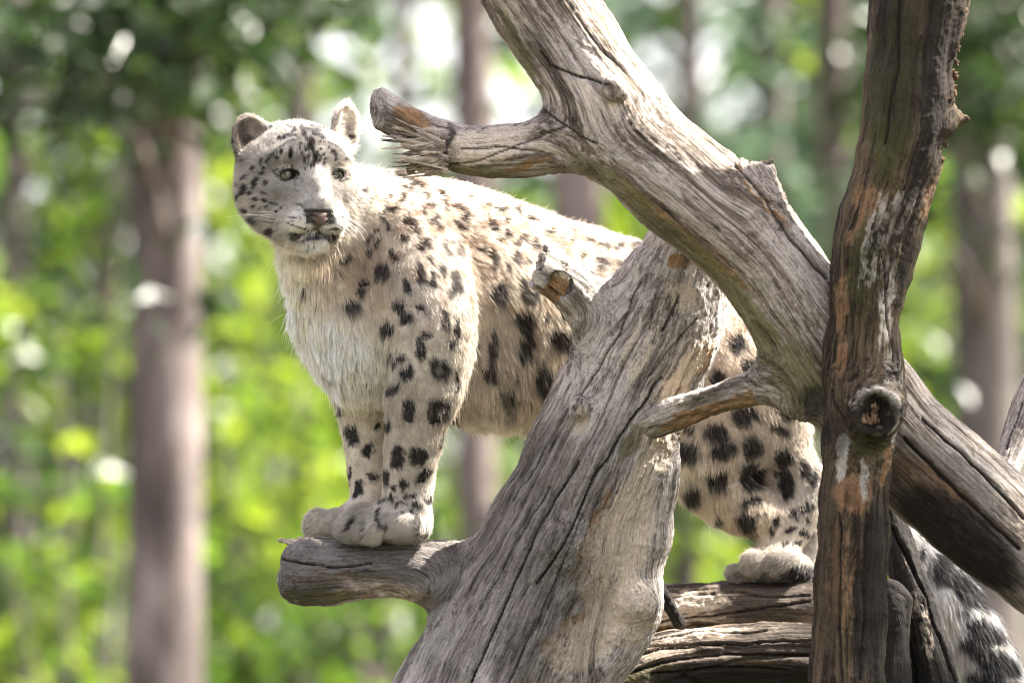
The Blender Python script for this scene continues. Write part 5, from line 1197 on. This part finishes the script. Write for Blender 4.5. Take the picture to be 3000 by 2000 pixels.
def shrub(label, x0, x1, y0, y1, n, dist, mat, lsize, seed, per=34, spread=.34, sc=(.6, 1.3), dd=(0, 5)):
    cx = (x0 + x1) / 2; top = ray_point(cx, (y0 + y1) / 2, dist); z0 = float(ground_z(np.array([top[0]]), np.array([dist]))[0]) - .05
    base = np.array([top[0], top[1], z0]); root = empty('shrub', tuple(base)); tag(root, label, 'shrub', 'young broadleaf shrubs of the understorey')
    cl = scatter(x0, x1, y0, y1, int(n * .6), dd, (sc[0] * .5, sc[1] * 1.1))
    C = [ray_point(x, y, dist + d_) for x, y, d_, s_ in cl]; Pn = [max(3, int(per * c[3])) for c in cl]
    r2 = np.random.default_rng(seed)
    for k in range(max(6, n // 3)):      # the lower part, hidden by the picture's bottom edge
        C.append(np.array([r2.uniform(min(c[0] for c in C), max(c[0] for c in C)), top[1] + r2.uniform(-1, 1), r2.uniform(z0 + .3, top[2])])); Pn.append(per)
    leaves('foliage', C, spread * 1.1, np.maximum(np.array(Pn) // 3, 2), lsize * 2.3, mat, root, base, seed)
    for k in range(3):
        tx = ray_point(x0 + (x1 - x0) * (k + .5) / 3, y0 + (y1 - y0) * .3, dist)
        lathe_trunk('stem', np.array([base + [.05 * k, 0, 0], (base + tx) / 2 + [.05, 0, 0], tx]), [.035, .025, .01], BARK_GREY, root, base, k, 6)
    return root
shrub('bright yellow-green shrub filling the left edge, middle height', -60, 330, 560, 1060, 30, 40, LEAF_BEECH, .09, 31)
shrub('green shrub in the bottom left corner', -60, 340, 1060, 1640, 34, 38, LEAF_BEECH, .09, 32)
shrub('dark green shrub low behind the thick pine trunk', 180, 560, 1240, 1640, 20, 46, LEAF_SHADED, .09, 33)
shrub('bright shrub right of the thick pine trunk, below the leopard\'s head', 450, 760, 500, 920, 20, 47, LEAF_BEECH, .085, 34)
shrub('sunny shrub right of the thick pine trunk, level with the forelegs', 450, 800, 900, 1300, 30, 45, LEAF_BEECH, .09, 35)
shrub('green shrub under the perch branch', 460, 960, 1280, 1640, 32, 42, LEAF_BEECH, .09, 36)
shrub('bright shrub beyond the leopard\'s head, upper left of it', 420, 660, 40, 460, 20, 52, LEAF_BEECH, .085, 37, sc=(.4, 1.0))
shrub('pale green shrub seen under the leopard\'s belly', 1000, 1240, 960, 1300, 14, 50, LEAF_BEECH, .09, 38)
shrub('green shrub seen between the leaning trunk and the hind leg', 1440, 1760, 1080, 1420, 14, 48, LEAF_BEECH, .09, 39)
shrub('yellow-green shrub right of the upright post', 2060, 2260, 360, 980, 26, 46, LEAF_BEECH, .085, 40, sc=(.5, 1.1))
shrub('dim green shrub low in the right corner', 2180, 2420, 1150, 1600, 10, 52, LEAF_BLUE, .09, 41)
shrub('pale hazy shrub just over the leopard\'s back', 1120, 1480, 400, 600, 8, 64, LEAF_BLUE, .11, 42, sc=(.3, .8))

# the far wood: one mass, with gaps where the sky shows
rr = np.random.default_rng(77)
C, Pn = [], []
for k in range(950):
    dd_ = rr.uniform(58, 100); x = rr.uniform(-250, 2600); y = rr.uniform(-350, 1750)
    if rr.uniform() < 1.02 * sky_gap(x, y, 1.42): continue
    if (y < 520 or x < 250) and rr.uniform() < .45: continue
    C.append(ray_point(x, y, dd_)); Pn.append(int(rr.uniform(4, 11)))
fw = leaves('far_wood', C, 1.0, np.array(Pn), .46, LEAF_BEECH, seed=3, flat=.8)
tag(fw, 'far sunlit wood that reads as one mass of pale green between the nearer trees', 'foliage', kind='stuff')
C, Pn = [], []
for k in range(1250):
    x = rr.uniform(-250, 2600); y = rr.uniform(-350, 1800)
    if rr.uniform() < 1.0 * sky_gap(x, y, 1.38): continue
    right = 1 if x > 1500 else 0
    if y > 620 and rr.uniform() < .35 - .3 * right: continue
    C.append(ray_point(x, y, rr.uniform(60, 104))); Pn.append(int(rr.uniform(5, 13)))
fw = leaves('dark_far_wood', C, 1.0, np.array(Pn), .42, LEAF_SHADED, seed=4, flat=.8)
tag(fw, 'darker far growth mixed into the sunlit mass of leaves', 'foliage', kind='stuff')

# an unseen tree added just right of the enclosure: its crown shades the post, the tail and the limb's lower end
pE = W(V(2100, 780, -.3)); ctr = pE + SUN * 6.0
tb = np.array([ctr[0] + 1.6, ctr[1] + .6, 0]); tb[2] = float(ground_z(np.array([tb[0]]), np.array([tb[1]]))[0]) - .1
root = empty('shade_tree', tuple(tb)); tag(root, 'unseen tree added just outside the right edge, its crown shading the upright post', 'tree')
lathe_trunk('trunk', np.array([tb, tb + [.05, 0, 2.5], tb + [-.05, .05, 5.0], tb + [0, 0, 8.5]]), [.16, .14, .11, .04], BARK_GREY, root, tb, 3)
r3 = np.random.default_rng(8); C, Pn = [], []
Rr, Uu = RX, np.cross(SUN, RX); Uu /= np.linalg.norm(Uu); Rr = np.cross(Uu, SUN)
for k in range(150):
    a, bq = r3.uniform(.0, 2.5), r3.uniform(-1.5, 1.5)
    C.append(ctr + Rr * a + Uu * bq + SUN * r3.uniform(-.8, .8)); Pn.append(60)
for k in range(26):                  # looser sprays that dapple the limb and the cat
    a, bq = r3.uniform(-2.4, -.1), r3.uniform(-1.0, 1.3)
    C.append(ctr + Rr * a + Uu * bq + SUN * r3.uniform(-.8, .8)); Pn.append(7)
leaves('crown', C, .28, np.array(Pn), .085, LEAF_BEECH, root, tb, 9)
for k in range(6):
    c = C[k * 24]; s0 = tb + np.array([0, 0, c[2] - tb[2] - .6]); lathe_trunk('branch', np.array([s0, (s0 + c) / 2 + [0, 0, .1], c]), [.04, .025, .01], BARK_GREY, root, tb, k, 6)

# the wood on the other sides of the clearing, behind and beside the photographer
r4 = np.random.default_rng(12); C, Pn = [], []
for k in range(1500):
    an = r4.uniform(math.radians(28), math.radians(332)); rd = r4.uniform(30, 46)
    x, y = rd * math.sin(an), 10 + rd * math.cos(an)
    C.append((x, y, r4.uniform(.4, 15) * r4.uniform(.6, 1))); Pn.append(int(r4.uniform(14, 34)))
for k in range(2600):                    # and to either side of the view
    sd_ = 1 if k % 2 else -1
    an = sd_ * r4.uniform(math.radians(4.2), math.radians(30)); rd = r4.uniform(56, 100)
    C.append((rd * math.sin(an), rd * math.cos(an), r4.uniform(.5, 13) * r4.uniform(.5, 1))); Pn.append(int(r4.uniform(8, 18)))
sw = leaves('surrounding_wood', C, 1.6, np.array(Pn), .62, LEAF_BEECH, seed=6, flat=.8)
tag(sw, 'the rest of the wood around the clearing, out of the picture', 'foliage', kind='stuff')
